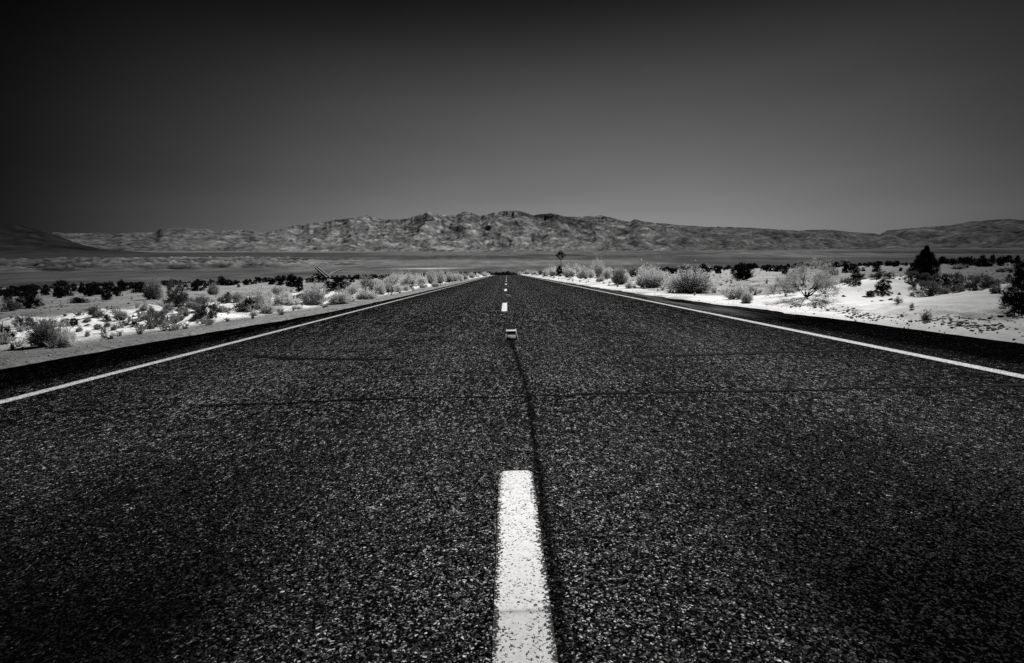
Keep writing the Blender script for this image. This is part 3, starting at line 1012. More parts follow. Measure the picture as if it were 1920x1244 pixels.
# ---- named shrubs: pixel of the foot in the photo, width and height in photo pixels
BIG = [
    # left of the road, front to back
    (90, 649, 60, 46, 'W', 'large grey-brown twiggy bush nearest the road at far left'),
    (131, 650, 40, 34, 'P', 'pale wispy bush pressed against the right side of the large twiggy bush at far left'),
    (10, 641, 44, 26, 'D', 'dark low bush cut by the left picture edge, beside the large twiggy bush'),
    (47, 617, 36, 21, 'Q', 'dusty dark bush directly behind and left of the large twiggy bush'),
    (72, 636, 26, 14, 'G', 'low grey bush between the dark edge bush and the large twiggy bush'),
    (24, 658, 9, 11, 'D', 'tiny dark sprig alone on the gravel in the lower left corner of the plain'),
    (138, 611, 17, 13, 'D', 'small dark bush above the pale wispy one at far left'),
    (120, 607, 12, 8, 'G', 'small grey bush just left of the small dark one above the wispy bush'),
    (180, 596, 34, 19, 'Q', 'spreading dusty bush at the left end of the white sand bank'),
    (165, 604, 14, 9, 'G', 'small grey tuft at the lower left foot of the spreading dusty bush'),
    (201, 604, 15, 13, 'D', 'small dark bush at the lower right foot of the spreading dusty bush'),
    (184, 619, 19, 10, 'Q', 'flat dusty bush in front of the spreading dusty bush on the sand'),
    (226, 599, 30, 13, 'G', 'thin grey grass clump right of the spreading dusty bush'),
    (236, 611, 16, 7, 'Q', 'low dusty tuft on the white sand, under the thin grass clump'),
    (253, 613, 15, 7, 'D', 'low dark tuft on the left sand bank close to the gravel strip'),
    (244, 603, 7, 6, 'D', 'tiny dark tuft on top of the left sand bank'),
    (57, 578, 46, 31, 'D', 'big black rounded bush standing alone on the far left plain'),
    (22, 583, 30, 23, 'Q', 'dusty grey bush leaning on the left side of the big black rounded bush'),
    (117, 556, 33, 27, 'D', 'black bush with a tall left peak, on the far left plain'),
    (148, 569, 29, 10, 'D', 'flat dark creeping bush alone on the bare plain at left'),
    (200, 563, 22, 21, 'D', 'dark mushroom-shaped bush on the left plain'),
    (168, 556, 21, 21, 'D', 'dark bush behind and left of the mushroom-shaped one'),
    (219, 556, 16, 17, 'D', 'narrow dark bush right behind the mushroom-shaped one'),
    (264, 549, 29, 18, 'D', 'wide dark bush left of the round pale-grey bush'),
    (289, 562, 33, 35, 'G', 'round pale-grey bush with a domed top on the left plain'),
    (333, 572, 43, 43, 'Q', 'large leaning dusty bush with a black foot on the left plain'),
    (367, 546, 28, 15, 'D', 'dark bush just behind the large leaning dusty bush'),
    (402, 553, 20, 20, 'G', 'upright grey bush right of the dark bush on the left plain'),
    (292, 613, 28, 24, 'Q', 'dusty bush at the front of the left sand bank'),
    (286, 593, 22, 13, 'Q', 'small dusty bush behind the front one on the left sand bank'),
    (327, 606, 20, 19, 'G', 'grey bush in the middle of the left sand bank, near the gravel'),
    (319, 582, 20, 11, 'G', 'grey tuft below the large leaning dusty bush'),
    (341, 586, 24, 15, 'Q', 'dusty tuft on the left sand bank right of the grey middle bush'),
    (371, 583, 22, 14, 'G', 'grey tuft on the crest of the white sand left of the dark pair'),
    (381, 569, 24, 14, 'G', 'grey bush on the upper edge of the left white sand'),
    (392, 598, 34, 27, 'Q', 'bushy dusty shrub with a dark right foot beside the gravel strip at left'),
    (369, 598, 17, 12, 'G', 'small grey bush touching the left side of the dusty shrub by the gravel'),
    (418, 585, 15, 10, 'G', 'grey tuft right of the dusty shrub by the gravel'),
    (430, 583, 9, 5, 'S', 'tiny tuft on bright sand beside the gravel at left'),
    (424, 569, 26, 16, 'Q', 'low dusty bush on the upper left sand behind the bright patch'),
    (445, 567, 24, 16, 'G', 'low grey bush on the upper left sand next to the pale fountain bush'),
    (468, 581, 15, 21, 'D', 'black cone-shaped bush at the left foot of the pale fountain bush'),
    (487, 580, 46, 37, 'P', 'large pale fountain-shaped bush behind the black cone-shaped one'),
    (455, 583, 18, 8, 'Q', 'low dusty mat left of the black cone-shaped bush'),
    (507, 588, 30, 16, 'P', 'low pale bush at the gravel edge right of the fountain-shaped one'),
    (530, 572, 30, 19, 'P', 'pale bush between the fountain-shaped one and the white sand mound'),
    (519, 555, 23, 15, 'G', 'round grey bush above the pale ones at left'),
    (548, 539, 22, 22, 'D', 'tall dark bush in the middle of the left far row'),
    (562, 547, 17, 22, 'D', 'dark bush in front of the tall dark one in the left far row'),
    (598, 571, 44, 34, 'P', 'largest pale rounded bush beside the gravel at left, black at its foot'),
    (566, 564, 24, 12, 'Q', 'small dusty bush left of the largest pale rounded bush'),
    (637, 544, 36, 22, 'D', 'wide dark bush behind the largest pale rounded bush'),
    (613, 541, 14, 12, 'D', 'small dark bush left of the wide dark one, below the distant road'),
    (597, 531, 22, 16, 'D', 'dark bush right under the distant road at left'),
    (638, 570, 40, 23, 'P', 'pale bush right of the largest pale rounded bush'),
    (656, 566, 16, 15, 'D', 'small black-footed bush between two pale bushes at left'),
    (687, 561, 38, 19, 'P', 'broad low pale bush by the gravel, right of the black-footed one'),
    (689, 546, 35, 27, 'G', 'grey domed bush behind the broad low pale bush'),
    (714, 553, 20, 25, 'P', 'upright pale bush right of the grey domed bush'),
    (770, 539, 30, 22, 'P', 'pale bush with a dark foot halfway along the left roadside band'),
    # right of the road, far to near
    (1035, 518, 24, 15, 'P', 'pale bush left of the road sign'),
    (1051, 518, 17, 18, 'D', 'black bush at the foot of the road sign'),
    (1064, 520, 24, 18, 'P', 'pale bush right in front of the road sign'),
    (1082, 519, 22, 20, 'P', 'pale bush just right of the road sign'),
    (1099, 523, 30, 20, 'P', 'pale bush with sand tongue, second to the right of the sign'),
    (1122, 519, 28, 27, 'P', 'tallest peaked pale bush in the right roadside band'),
    (1141, 523, 24, 17, 'P', 'low pale bush right of the tallest peaked one'),
    (1163, 532, 28, 27, 'G', 'grey bush with black foot on the right sand, nearer than the peaked one'),
    (1187, 519, 26, 18, 'G', 'grey bush behind, between the black-footed bush and the big pale pair'),
    (1205, 539, 42, 35, 'P', 'left bush of the big pale pair at the right roadside'),
    (1228, 538, 42, 28, 'P', 'right bush of the big pale pair at the right roadside'),
    (1296, 549, 74, 41, 'V', 'big brush-like bush with pale tips and black base right of the road'),
    (1263, 541, 26, 19, 'P', 'pale bush touching the left side of the big brush-like bush'),
    (1274, 548, 18, 8, 'P', 'little pale tuft in front of the big brush-like bush'),
    (1384, 561, 38, 26, 'P', 'thin pale bush near the right edge line, left of the big twiggy bush'),
    (1404, 566, 28, 16, 'P', 'low pale cushion in front of the thin pale bush at right'),
    (1393, 525, 32, 27, 'K', 'spiky black bush alone on the bare right plain'),
    (1319, 516, 14, 13, 'D', 'black square-topped bush above the big brush-like bush'),
    (1347, 513, 12, 13, 'D', 'black bush left of the spiky black one'),
    (1457, 510, 16, 11, 'D', 'wide black bush beyond the big twiggy bush'),
    (1472, 515, 11, 15, 'D', 'narrow upright black bush right behind the big twiggy bush'),
    (1512, 558, 106, 62, 'X', 'biggest open twiggy bush with dark forked stems right of the road'),
    (1472, 555, 46, 28, 'X', 'lower open twiggy bush growing into the left side of the biggest one'),
    (1545, 551, 40, 22, 'X', 'lower open twiggy bush growing into the right side of the biggest one'),
    (1562, 517, 19, 17, 'Q', 'dusty bush above the right shoulder of the biggest twiggy bush'),
    (1585, 512, 16, 15, 'D', 'left one of two round black bushes beyond the dune'),
    (1604, 512, 17, 15, 'D', 'right one of two round black bushes beyond the dune'),
    (1643, 510, 15, 13, 'D', 'black bush beyond the dune crest, right of the two round ones'),
    (1587, 532, 16, 10, 'Q', 'small dusty bush at the left foot of the dune'),
    (1603, 535, 20, 12, 'Q', 'dusty bush on the left flank of the dune'),
    (1607, 524, 26, 11, 'D', 'low dark bush behind the left flank of the dune'),
    (1648, 521, 30, 11, 'Q', 'low dusty bush along the dune crest'),
    (1668, 521, 16, 10, 'Q', 'small dusty bush right along the dune crest, nearer the tree'),
    (1656, 546, 28, 21, 'D', 'dark bush rooted on the white face of the dune'),
    (1631, 555, 18, 9, 'D', 'low dark tuft left of the bush on the dune face'),
    (1684, 567, 16, 10, 'S', 'small dark tuft lower on the dune face'),
    (1709, 579, 9, 11, 'S', 'thin pale sprig on the dune face right of the small dark tuft'),
    (1736, 601, 22, 19, 'S', 'dry twiggy tuft at the foot of the dune by the asphalt'),
    (1714, 537, 12, 10, 'S', 'thin dry tuft near the top of the dune'),
    (1730, 516, 48, 50, 'T', 'tall pointed black tree behind the dune at right'),
    (1709, 525, 26, 15, 'Q', 'dusty bush at the left foot of the tall pointed tree'),
    (1736, 527, 24, 14, 'Q', 'dusty bush right in front of the tall pointed tree'),
    (1757, 529, 22, 16, 'Q', 'dusty bush at the right foot of the tall pointed tree'),
    (1773, 530, 13, 15, 'D', 'narrow dark bush right of the tall pointed tree'),
    (1791, 536, 32, 22, 'Q', 'dusty bush between the tree and the broad bush on the dune ridge'),
    (1745, 556, 58, 27, 'Q', 'wide dusty bush half buried in the dune below the tree'),
    (1790, 547, 26, 12, 'Q', 'low dusty bush on the dune ridge right of the half buried one'),
    (1828, 546, 50, 29, 'Q', 'broad dusty bush on the dune ridge at right'),
    (1856, 538, 32, 18, 'Q', 'dusty bush behind the right end of the broad ridge bush'),
    (1868, 550, 26, 17, 'Q', 'small dusty bush below the broad ridge bush, near the right edge'),
    (1909, 537, 42, 42, 'D', 'tall black bush at the right picture edge, upper of two'),
    (1905, 580, 64, 42, 'D', 'black bush spilling down the dune at the right picture edge, lower of two'),
    (1845, 501, 34, 15, 'D', 'wide black bush on the right plain beyond the dune ridge'),
    (1876, 499, 19, 16, 'D', 'upright black bush right of the wide one on the right plain'),
    (1812, 495, 19, 12, 'D', 'black bush left of the wide one on the right plain'),
    (1787, 498, 15, 11, 'D', 'black round bush just right of the tall pointed tree, on the plain'),
    (1798, 505, 24, 8, 'G', 'low grey mat below the black round bush on the right plain'),
    (1880, 511, 26, 7, 'Q', 'low dusty mat on the right plain under the upright black bush'),
]
for b in BIG:
    put(*b)

# ---- repeats that nothing tells apart
GL_ROW = ('small dark shrub in the far row along the left plain', 'dark shrubs in the far row on the left plain')
GR_ROW = ('small dark shrub scattered far off on the right plain', 'dark shrubs scattered on the right plain')
GL_PALE = ('pale fluffy bush in the roadside band left of the road near the crest', 'pale bushes in the left roadside band')
GR_PALE = ('small pale bush in the roadside band right of the road near the crest', 'pale bushes in the right roadside band')
row_l = [(85, 554, 16, 13), (62, 546, 18, 12), (3, 556, 15, 14), (20, 557, 15, 16), (34, 556, 12, 12), (47, 546, 28, 10), (140, 547, 17, 14),
         (155, 547, 12, 16), (183, 553, 11, 11), (232, 546, 16, 16), (247, 542, 14, 10), (309, 533, 9, 8), (329, 532, 9, 8), (339, 535, 8, 11),
         (347, 539, 9, 12), (385, 541, 8, 8), (393, 537, 14, 8), (417, 536, 18, 10), (430, 536, 15, 10), (448, 539, 8, 6), (462, 535, 13, 10),
         (470, 534, 9, 8), (478, 533, 9, 8), (487, 531, 13, 10), (498, 530, 11, 9), (510, 534, 15, 12), (522, 526, 16, 8), (533, 527, 11, 10),
         (577, 531, 10, 10), (586, 530, 14, 10), (428, 553, 8, 7), (660, 530, 12, 9), (670, 525, 14, 9), (623, 523, 8, 6), (632, 521, 8, 5),
         (645, 521, 9, 6), (655, 520, 8, 6), (683, 522, 12, 7), (700, 522, 16, 7), (718, 521, 7, 6), (724, 519, 6, 5), (730, 518, 8, 5),
         (750, 517, 8, 5), (769, 517, 8, 5), (795, 517, 8, 6), (807, 515, 7, 5), (835, 515, 4, 6), (845, 516, 9, 4), (863, 514, 7, 5), (872, 514, 7, 5),
         (883, 514, 6, 4), (890, 513.5, 6, 5), (898, 513, 6, 4), (906, 513, 7, 5)]
for p in row_l:
    put(*p, 'D', GL_ROW[0], GL_ROW[1], lite=p[2] < 11)
row_c = [(916, 515, 10, 7), (923, 515, 9, 6), (930, 514.6, 8, 6), (937, 514, 7, 5), (944, 514, 7, 5), (951, 514, 8, 6), (957, 513.6, 7, 5), (963, 514, 7, 5), (970, 514, 7, 4)]
for p in row_c:
    p = (p[0], p[1], p[2] * random.uniform(0.8, 1.7), p[3] * random.uniform(0.55, 1.35))
    put(*p, 'D', 'tiny dark shrub in the clump where the road drops over the crest', 'dark shrubs at the road crest', lite=True)
row_r = [(1003, 513, 10, 6), (1014, 516, 9, 9), (1092, 506, 6, 5), (1103, 506, 5, 4), (1150, 505, 8, 5), (1157, 505, 7, 6), (1302, 510, 8, 6), (1330, 508, 7, 5),
         (1362, 506, 9, 6), (1374, 508, 8, 6), (1388, 506, 11, 10), (1419, 503, 9, 6), (1432, 503, 8, 7), (1443, 502, 8, 7), (1450, 501, 6, 5),
         (1290, 506, 8, 5), (1493, 503, 11, 8), (1514, 498, 8, 5), (1535, 502, 9, 9), (1548, 499, 12, 7), (1568, 502, 12, 10), (1618, 509, 9, 9),
         (1667, 499, 21, 9), (1612, 497, 9, 5), (1621, 497, 7, 5), (1630, 497, 9, 6), (1638, 497, 8, 6), (1699, 499, 9, 8), (1689, 509, 8, 9),
         (1765, 489, 12, 6), (1776, 490, 10, 6), (1801, 488, 12, 5), (1820, 488, 12, 6), (1841, 486, 14, 6), (1861, 485, 12, 6), (1890, 486, 14, 6), (1908, 487, 12, 7),
         (1225, 506, 8, 5), (1240, 505, 7, 5), (1256, 507, 9, 6), (1270, 506, 8, 5), (1280, 504, 8, 5), (1315, 503, 8, 5), (1340, 503, 9, 5), (1352, 502, 7, 4),
         (1400, 500, 8, 5), (1407, 501, 7, 4), (1465, 500, 7, 5), (1478, 498, 9, 5), (1503, 498, 7, 4), (1525, 498, 8, 5), (1585, 496, 9, 5), (1597, 498, 8, 5),
         (1650, 494, 10, 5), (1680, 493, 9, 5), (1745, 490, 10, 5), (1785, 488, 9, 5), (1262, 514, 16, 9), (1246, 515, 14, 8), (1283, 513, 14, 8)]
for p in row_r:
    put(*p, 'D', GR_ROW[0], GR_ROW[1], lite=p[2] < 11)
pale_l = [(735, 536, 30, 20), (752, 531, 24, 16), (728, 548, 24, 16), (745, 547, 22, 14), (788, 534, 20, 18), (805, 531, 26, 20), (822, 531, 28, 20), (842, 529, 24, 15), (857, 527, 16, 13),
          (870, 524.5, 15, 10), (884, 521.5, 13, 9), (896, 520, 10, 8), (907, 518, 12, 7), (815, 538, 14, 8), (760, 545, 18, 10), (792, 540, 14, 8), (668, 548, 22, 16),
          (655, 550, 18, 12), (845, 521, 18, 9), (825, 522, 18, 8), (780, 525, 20, 9), (757, 525, 20, 8), (729, 529, 20, 9), (915, 516.5, 9, 5)]
for p in pale_l:
    put(*p, 'P', GL_PALE[0], GL_PALE[1], lite=p[2] < 12)
pale_r = [(990, 514.5, 14, 7), (1000, 515.5, 12, 7), (1024, 517, 12, 11), (975, 513.5, 10, 5), (1008, 517, 10, 5), (1112, 514, 18, 10), (1140, 513, 22, 9), (1160, 514, 24, 10),
          (1172, 528, 20, 14), (1180, 541, 22, 13), (1244, 530, 26, 15), (1205, 514, 22, 10), (1230, 517, 24, 12), (1128, 528, 16, 9), (1250, 522, 22, 11)]
for p in pale_r:
    put(*p, 'P', GR_PALE[0], GR_PALE[1], lite=p[2] < 12)
for p in [(495, 573, 30, 20), (548, 571, 26, 12), (575, 560, 20, 14), (540, 560, 22, 12), (525, 584, 20, 10), (500, 560, 26, 14), (455, 573, 18, 9), (556, 580, 16, 7), (478, 592, 16, 8)]:
    put(*p, 'P', 'low pale bush filling the sandy verge around the fountain-shaped bush at left', 'low pale bushes on the left verge')
for p in [(306, 600, 12, 8), (352, 592, 12, 9), (360, 575, 14, 8), (340, 600, 10, 6), (270, 600, 14, 8), (310, 590, 14, 8), (400, 580, 12, 8), (412, 566, 9, 9), (358, 566, 12, 7), (270, 583, 14, 5),
          (380, 590, 10, 7), (203, 613, 10, 6), (150, 622, 12, 5), (163, 632, 10, 5), (215, 620, 10, 5)]:
    put(*p, 'G', 'tiny grey tuft among the bushes on the left sand bank', 'grey tufts on the left sand bank')

r2 = random.Random(17)
for _ in range(46):
    px = r2.uniform(0, 570); base = np.interp(px, [0, 120, 300, 480, 640], [553, 547, 536, 528, 522]) + abs(r2.gauss(0, 5))
    w = r2.uniform(7, 17) * (1.15 if px < 250 else 0.8)
    put(px, base, w, w * r2.uniform(0.55, 0.95), 'D', GL_ROW[0], GL_ROW[1], lite=w < 10)
for _ in range(40):
    px = r2.uniform(1230, 1900); base = np.interp(px, [1230, 1600, 1900], [507, 497.5, 489.5]) + abs(r2.gauss(0, 5))
    w = r2.uniform(6, 15)
    put(px, base, w, w * r2.uniform(0.5, 0.85), 'D', GR_ROW[0], GR_ROW[1], lite=w < 10)

# far scrub that reads as one speckled mass
rng = np.random.default_rng(5)
pieces = []
cand = 0
while len(pieces) < 520 and cand < 6000:
    cand += 1
    y = rng.uniform(70, 300); x = rng.uniform(-1.0, 1.15) * y
    if abs(x) < 9 + 0.02 * y:
        continue
    if x < 0 and y < 95 and -x < 40:
        continue
    w = rng.uniform(0.7, 1.7); h = w * rng.uniform(0.5, 0.8)
    v, f, s = lite_bush(int(rng.integers(1, 9999)), 46, 0.17)
    a = rng.random() * 6.28; ca, sa_ = math.cos(a), math.sin(a)
    v = v * np.array([w, w, h])
    v = np.stack([v[:, 0] * ca - v[:, 1] * sa_ + x, v[:, 0] * sa_ + v[:, 1] * ca + y, v[:, 2] + float(near_z(x, y)) - 0.02], 1)
    pieces.append((v, f, s))
sc_o = link(bpy.data.objects.new('scrub', mesh_from('scrub', *join(pieces), LEAF_DARK)))
sc_o['kind'] = 'stuff'; sc_o['label'] = 'speckle of dark scrub covering the far plain on both sides'; sc_o['category'] = 'scrub'


# ------------------------------------------------------------------ stones and crust
def stone(rng, size, flat=0.5):
    ph = np.array([[0, 0, 1], [0, 0, -1], [1, 0, 0], [-1, 0, 0], [0, 1, 0], [0, -1, 0]], float)
    ph = ph * rng.uniform(0.55, 1.2, (6, 1)) + rng.normal(size=(6, 3)) * 0.18
    ph = ph * np.array([size, size * rng.uniform(0.6, 1), size * flat]) * 0.5
    f = [0, 2, 4, 0, 4, 3, 0, 3, 5, 0, 5, 2, 1, 4, 2, 1, 3, 4, 1, 5, 3, 1, 2, 5]
    a = rng.random() * 6.28
    R = np.array([[math.cos(a), -math.sin(a), 0], [math.sin(a), math.cos(a), 0], [0, 0, 1]])
    return ph @ R.T, np.array(f), np.full(8, 3)


def scatter(name, n, fn, size, mat, label, flat=0.5, seed=3):
    rng = np.random.default_rng(seed)
    parts = []
    while len(parts) < n:
        x, y = fn(rng)
        v, f, s = stone(rng, rng.uniform(*size) * (0.7 + 0.6 * rng.random() ** 3), flat)
        parts.append((v + np.array([x, y, float(near_z(x, y)) + 0.004]), f, s))
    o = link(bpy.data.objects.new(name, mesh_from(name, *join(parts), mat)))
    o['kind'] = 'stuff'; o['label'] = label; o['category'] = name
    return o


def left_verge(r):
    y = 4 + 40 * r.random() ** 1.8
    return -(float(edge_l(y)) + r.uniform(0.1, 3.4) ** 1.0), y


def any_edge(r):
    y = 3.5 + 40 * r.random() ** 2
    if r.random() < 0.5:
        return -(float(edge_l(y)) + r.normal() * 0.22), y
    return float(edge_r(y)) + r.normal() * 0.28, y


def tuft_piece(rng, w, h):
    n = 16
    a = rng.random(n) * 6.28; e = rng.uniform(0.2, 1.0, n)
    p0 = np.zeros((n, 3)); p0[:, :2] = rng.normal(size=(n, 2)) * 0.08 * w
    p1 = np.stack([np.cos(a) * e * w * 0.5, np.sin(a) * e * w * 0.5, h * (1.15 - 0.7 * e) * rng.uniform(0.5, 1, n)], 1)
    return blades(p0, p1, 0.012 * w / 0.3, 0.004, np.full(n, 0.03), rng, 2)[:3]


def grass(name, n, fn, mat, label, seed):
    rng = np.random.default_rng(seed); parts = []
    while len(parts) < n:
        x, y = fn(rng)
        w = rng.uniform(0.12, 0.42)
        v, f, s_ = tuft_piece(rng, w, w * rng.uniform(0.35, 0.8))
        parts.append((v + np.array([x, y, float(near_z(x, y))]), f, s_))
    o = link(bpy.data.objects.new(name, mesh_from(name, *join(parts), mat)))
    o['kind'] = 'stuff'; o['label'] = label; o['category'] = name
    return o


def left_bank(r):
    y = 6.5 + 60 * r.random() ** 1.7
    return -(float(edge_l(y)) + 0.7 + abs(r.normal()) * (2.2 + 0.06 * y)), y


def right_bank(r):
    while True:
        y = 11.5 + 70 * r.random() ** 1.6
        d = 0.9 + abs(r.normal()) * (2.6 + 0.10 * y)
        if y > 14 or d > 3.5:
            return float(edge_r(y)) + d, y


grass('dry_grass', 420, left_bank, mat_leaf('dry_blades', 0.16, 0.50, 0.35, 0.9), 'low dry tufts and dead twigs over the left verge', 21)
grass('dry_grass', 420, right_bank, bpy.data.materials['dry_blades'], 'low dry tufts and dead twigs over the right verge', 22)
scatter('gravel', 1500, any_edge, (0.010, 0.05), mat_plain('edge_grit', 0.20, 0.95, 0.05, 0.8, 12), 'loose grit spilled along both pavement edges', seed=8)
CRUST = mat_plain('sand_crust', 0.16, 0.95, 0.05, 0.6, 9)
PEBBLE = mat_plain('pebbles', 0.30, 0.95, 0.05, 0.6, 30)
scatter('gravel', 2600, left_verge, (0.012, 0.045), PEBBLE, 'loose pebbles strewn over the left verge', seed=3)
crust_c = [place(px, py)[:2] for px, py in [(1600, 592), (1615, 590), (1605, 585), (1590, 583), (1570, 580), (1640, 597), (1655, 596), (1530, 573), (1500, 574), (1545, 578),
                                             (1690, 592), (1716, 602), (1728, 603), (1762, 598), (1790, 594), (1795, 598), (1782, 608), (1800, 607), (1815, 610), (1826, 608),
                                             (1840, 614), (1852, 618), (1862, 612), (1870, 616), (1860, 596), (1475, 573)]]


def crust_at(r):
    c = crust_c[int(r.integers(0, len(crust_c)))]
    return c[0] + r.normal() * 0.10, c[1] + r.normal() * 0.13


def plain_at(r):
    y = 9 + 75 * r.random() ** 1.5
    return r.choice([-1, 1]) * (6.5 + r.random() ** 0.8 * y * 0.95), y


scatter('stones', 4200, plain_at, (0.05, 0.17), mat_plain('desert_stones', 0.10, 0.95, 0.05, 0.6, 5), 'scattered dark stones and stubble over the plain on both sides', 0.6, 6)
scatter('sand_crust', 520, crust_at, (0.02, 0.085), CRUST, 'broken dark crusts of soil and litter along the foot of the dune', 0.35, 4)


# ------------------------------------------------------------------ box helper for made things
class MB:
    def __init__(s):
        s.v = []; s.f = []; s.z = []

    def poly_prism(s, pts, axis_vec, base=(0, 0, 0)):
        """prism: polygon pts (3d) swept along axis_vec"""
        n = len(pts); o = len(s.v)
        P = [np.array(p, float) + np.array(base) for p in pts]
        Q = [p + np.array(axis_vec, float) for p in P]
        s.v += P + Q
        s.f += [o + i for i in range(n)][::-1]; s.z.append(n)
        s.f += [o + n + i for i in range(n)]; s.z.append(n)
        for i in range(n):
            j = (i + 1) % n
            s.f += [o + i, o + j, o + n + j, o + n + i]; s.z.append(4)
        return s

    def box(s, x0, x1, y0, y1, z0, z1):
        return s.poly_prism([(x0, y0, z0), (x1, y0, z0), (x1, y1, z0), (x0, y1, z0)], (0, 0, z1 - z0))

    def build(s, name, mat, parent, bevel=0.0):
        me = mesh_from(name, np.array(s.v), np.array(s.f), np.array(s.z), mat)
        o = link(bpy.data.objects.new(name, me), parent)
        if bevel:
            m = o.modifiers.new('bevel', 'BEVEL'); m.width = bevel; m.segments = 2
        return o


# ------------------------------------------------------------------ the curve sign
SIGN_FACE = mat_plain('sign_sheeting', 0.16, 0.5, 0.3, 0.08, 5)
SIGN_INK = mat_plain('sign_black', 0.006, 0.5, 0.2, 0.1, 5)
STEEL = mat_plain('galvanised_steel', 0.22, 0.5, 0.4, 0.25, 12, 0.6)
sx_, sy_, sz_, _ = place(1052, 518)
sign = thing('road_sign', 'dark diamond curve warning sign with left-bending arrow on a post right of the road', 'road sign', (sx_, sy_, sz_), math.radians(-3))
MB().box(-0.03, 0.03, 0.012, 0.06, -0.3, 3.15).build('post', STEEL, sign, 0.004)
cz, hd = 2.57, 0.66


def diamond(h):
    r = 0.05; pts = []
    for k, (dx, dz) in enumerate([(0, -1), (1, 0), (0, 1), (-1, 0)]):
        nx = [(1, 1), (-1, 1), (-1, -1), (1, -1)]
        a = np.array([dx * h, 0, cz + dz * h])
        prev = np.array([[(-1, 0), (0, -1), (1, 0), (0, 1)][k][0] * h, 0, cz + [(-1, 0), (0, -1), (1, 0), (0, 1)][k][1] * h])
        nxt = np.array([[(1, 0), (0, 1), (-1, 0), (0, -1)][k][0] * h, 0, cz + [(1, 0), (0, 1), (-1, 0), (0, -1)][k][1] * h])
        pts += [tuple(a + (prev - a) / np.linalg.norm(prev - a) * r), tuple(a + (nxt - a) / np.linalg.norm(nxt - a) * r)]
    return pts


panel = MB().poly_prism(diamond(hd), (0, 0.006, 0)).build('panel', SIGN_FACE, sign)
# black border line: four bars just proud of the face
bd = MB()
inner, outer = hd - 0.11, hd - 0.03
cs = [(0, -1), (1, 0), (0, 1), (-1, 0)]
for k in range(4):
    a, b = cs[k], cs[(k + 1) % 4]
    bd.poly_prism([(a[0] * outer, -0.004, cz + a[1] * outer), (b[0] * outer, -0.004, cz + b[1] * outer),
                   (b[0] * inner, -0.004, cz + b[1] * inner), (a[0] * inner, -0.004, cz + a[1] * inner)], (0, 0.003, 0))
bd.build('border', SIGN_INK, sign)
# arrow: stem from lower right, bending to the left
ar = MB()
path = [(0.20, -0.34), (0.20, -0.10), (0.16, 0.06), (0.04, 0.18), (-0.08, 0.23)]
w_ = 0.075
for i in range(len(path) - 1):
    (x0, z0), (x1, z1) = path[i], path[i + 1]
    L_ = math.hypot(x1 - x0, z1 - z0); nx, nz = -(z1 - z0) / L_ * w_, (x1 - x0) / L_ * w_
    e = 0.02 if i < len(path) - 2 else 0.0
    ex, ez = (x1 - x0) / L_ * e, (z1 - z0) / L_ * e
    yo = -0.004 - 0.0006 * i
    ar.poly_prism([(x0 + nx, yo, cz + z0 + nz), (x1 + ex + nx, yo, cz + z1 + ez + nz), (x1 + ex - nx, yo, cz + z1 + ez - nz), (x0 - nx, yo, cz + z0 - nz)][::-1], (0, 0.003, 0))
ar.poly_prism([(-0.05, -0.007, cz + 0.38), (-0.32, -0.007, cz + 0.27), (-0.10, -0.007, cz + 0.06)], (0, 0.003, 0))
ar.build('arrow', SIGN_INK, sign)
for dz in (-0.35, 0.35):
    MB().box(-0.02, 0.02, -0.006, 0.012, cz + dz - 0.02, cz + dz + 0.02).build('bolt', STEEL, sign)

# ------------------------------------------------------------------ recessed lane markers
CAST = mat_plain('cast_iron', 0.16, 0.6, 0.3, 0.5, 40)
SLOT = mat_plain('slot_dark', 0.006, 0.95, 0.05, 0.4, 30)
CONC = mat_plain('worn_slot_edge', 0.17, 0.9, 0.1, 0.6, 30)
LENS = mat_plain('reflector_lens', 0.82, 0.25, 0.6, 0.1, 60)


def marker(loc, label, group):
    t = thing('lane_marker', label, 'lane marker', loc, 0, (1, 1, 1), group)
    # the slot ground into the road, seen as a dark patch with broken pale rims
    MB().box(-0.060, 0.060, -0.75, 0.85, 0.0012, 0.0040).build('slot', SLOT, t)
    for s in (-1, 1):
        MB().poly_prism([(s * 0.062, -0.80, 0.001), (s * 0.082, -0.78, 0.001), (s * 0.076, 0.50, 0.001), (s * 0.062, 0.52, 0.001)][::s], (0, 0, 0.0035)).build('rim', CONC, t)
        # iron runners, tapered at both ends
        MB().poly_prism([(s * 0.056 - 0.006, -0.16, 0.004), (s * 0.056 - 0.006, -0.08, 0.020), (s * 0.056 - 0.006, 0.08, 0.020), (s * 0.056 - 0.006, 0.16, 0.004)],
                        (0.012, 0, 0)).build('runner', CAST, t)
    MB().poly_prism([(-0.062, -0.06, 0.005), (-0.062, -0.03, 0.029), (-0.062, 0.035, 0.029), (-0.062, 0.06, 0.005)], (0.124, 0, 0)).build('housing', CAST, t)
    MB().box(-0.066, 0.066, -0.09, 0.11, 0.0292, 0.0335).build('reflector', LENS, t, 0.0012)
    MB().poly_prism([(-0.058, -0.66, 0.0042), (0.05, -0.63, 0.0042), (0.056, -0.30, 0.0042), (-0.052, -0.26, 0.0042)], (0, 0, 0.002)).build('patch', CONC, t)
    return t


m0 = marker((0.04, 7.15, 0.0), 'nearest pale lane marker set in a dark slot on the road centre line', 'lane markers along the centre line')


def copy_tree(o, parent=None):
    c = o.copy(); col.objects.link(c); c.parent = parent
    for ch in list(o.children):
        copy_tree(ch, c)
    return c


for yy_, lb in ((18.6, 'second pale lane marker, between the second and third dash of the centre line'),
                (30.8, 'third pale lane marker, between the third and fourth dash of the centre line'),
                (43.0, 'fourth and farthest visible lane marker, a speck beyond the fourth dash')):
    c = copy_tree(m0); c.location = (0.03, yy_, 0.0); c['label'] = lb

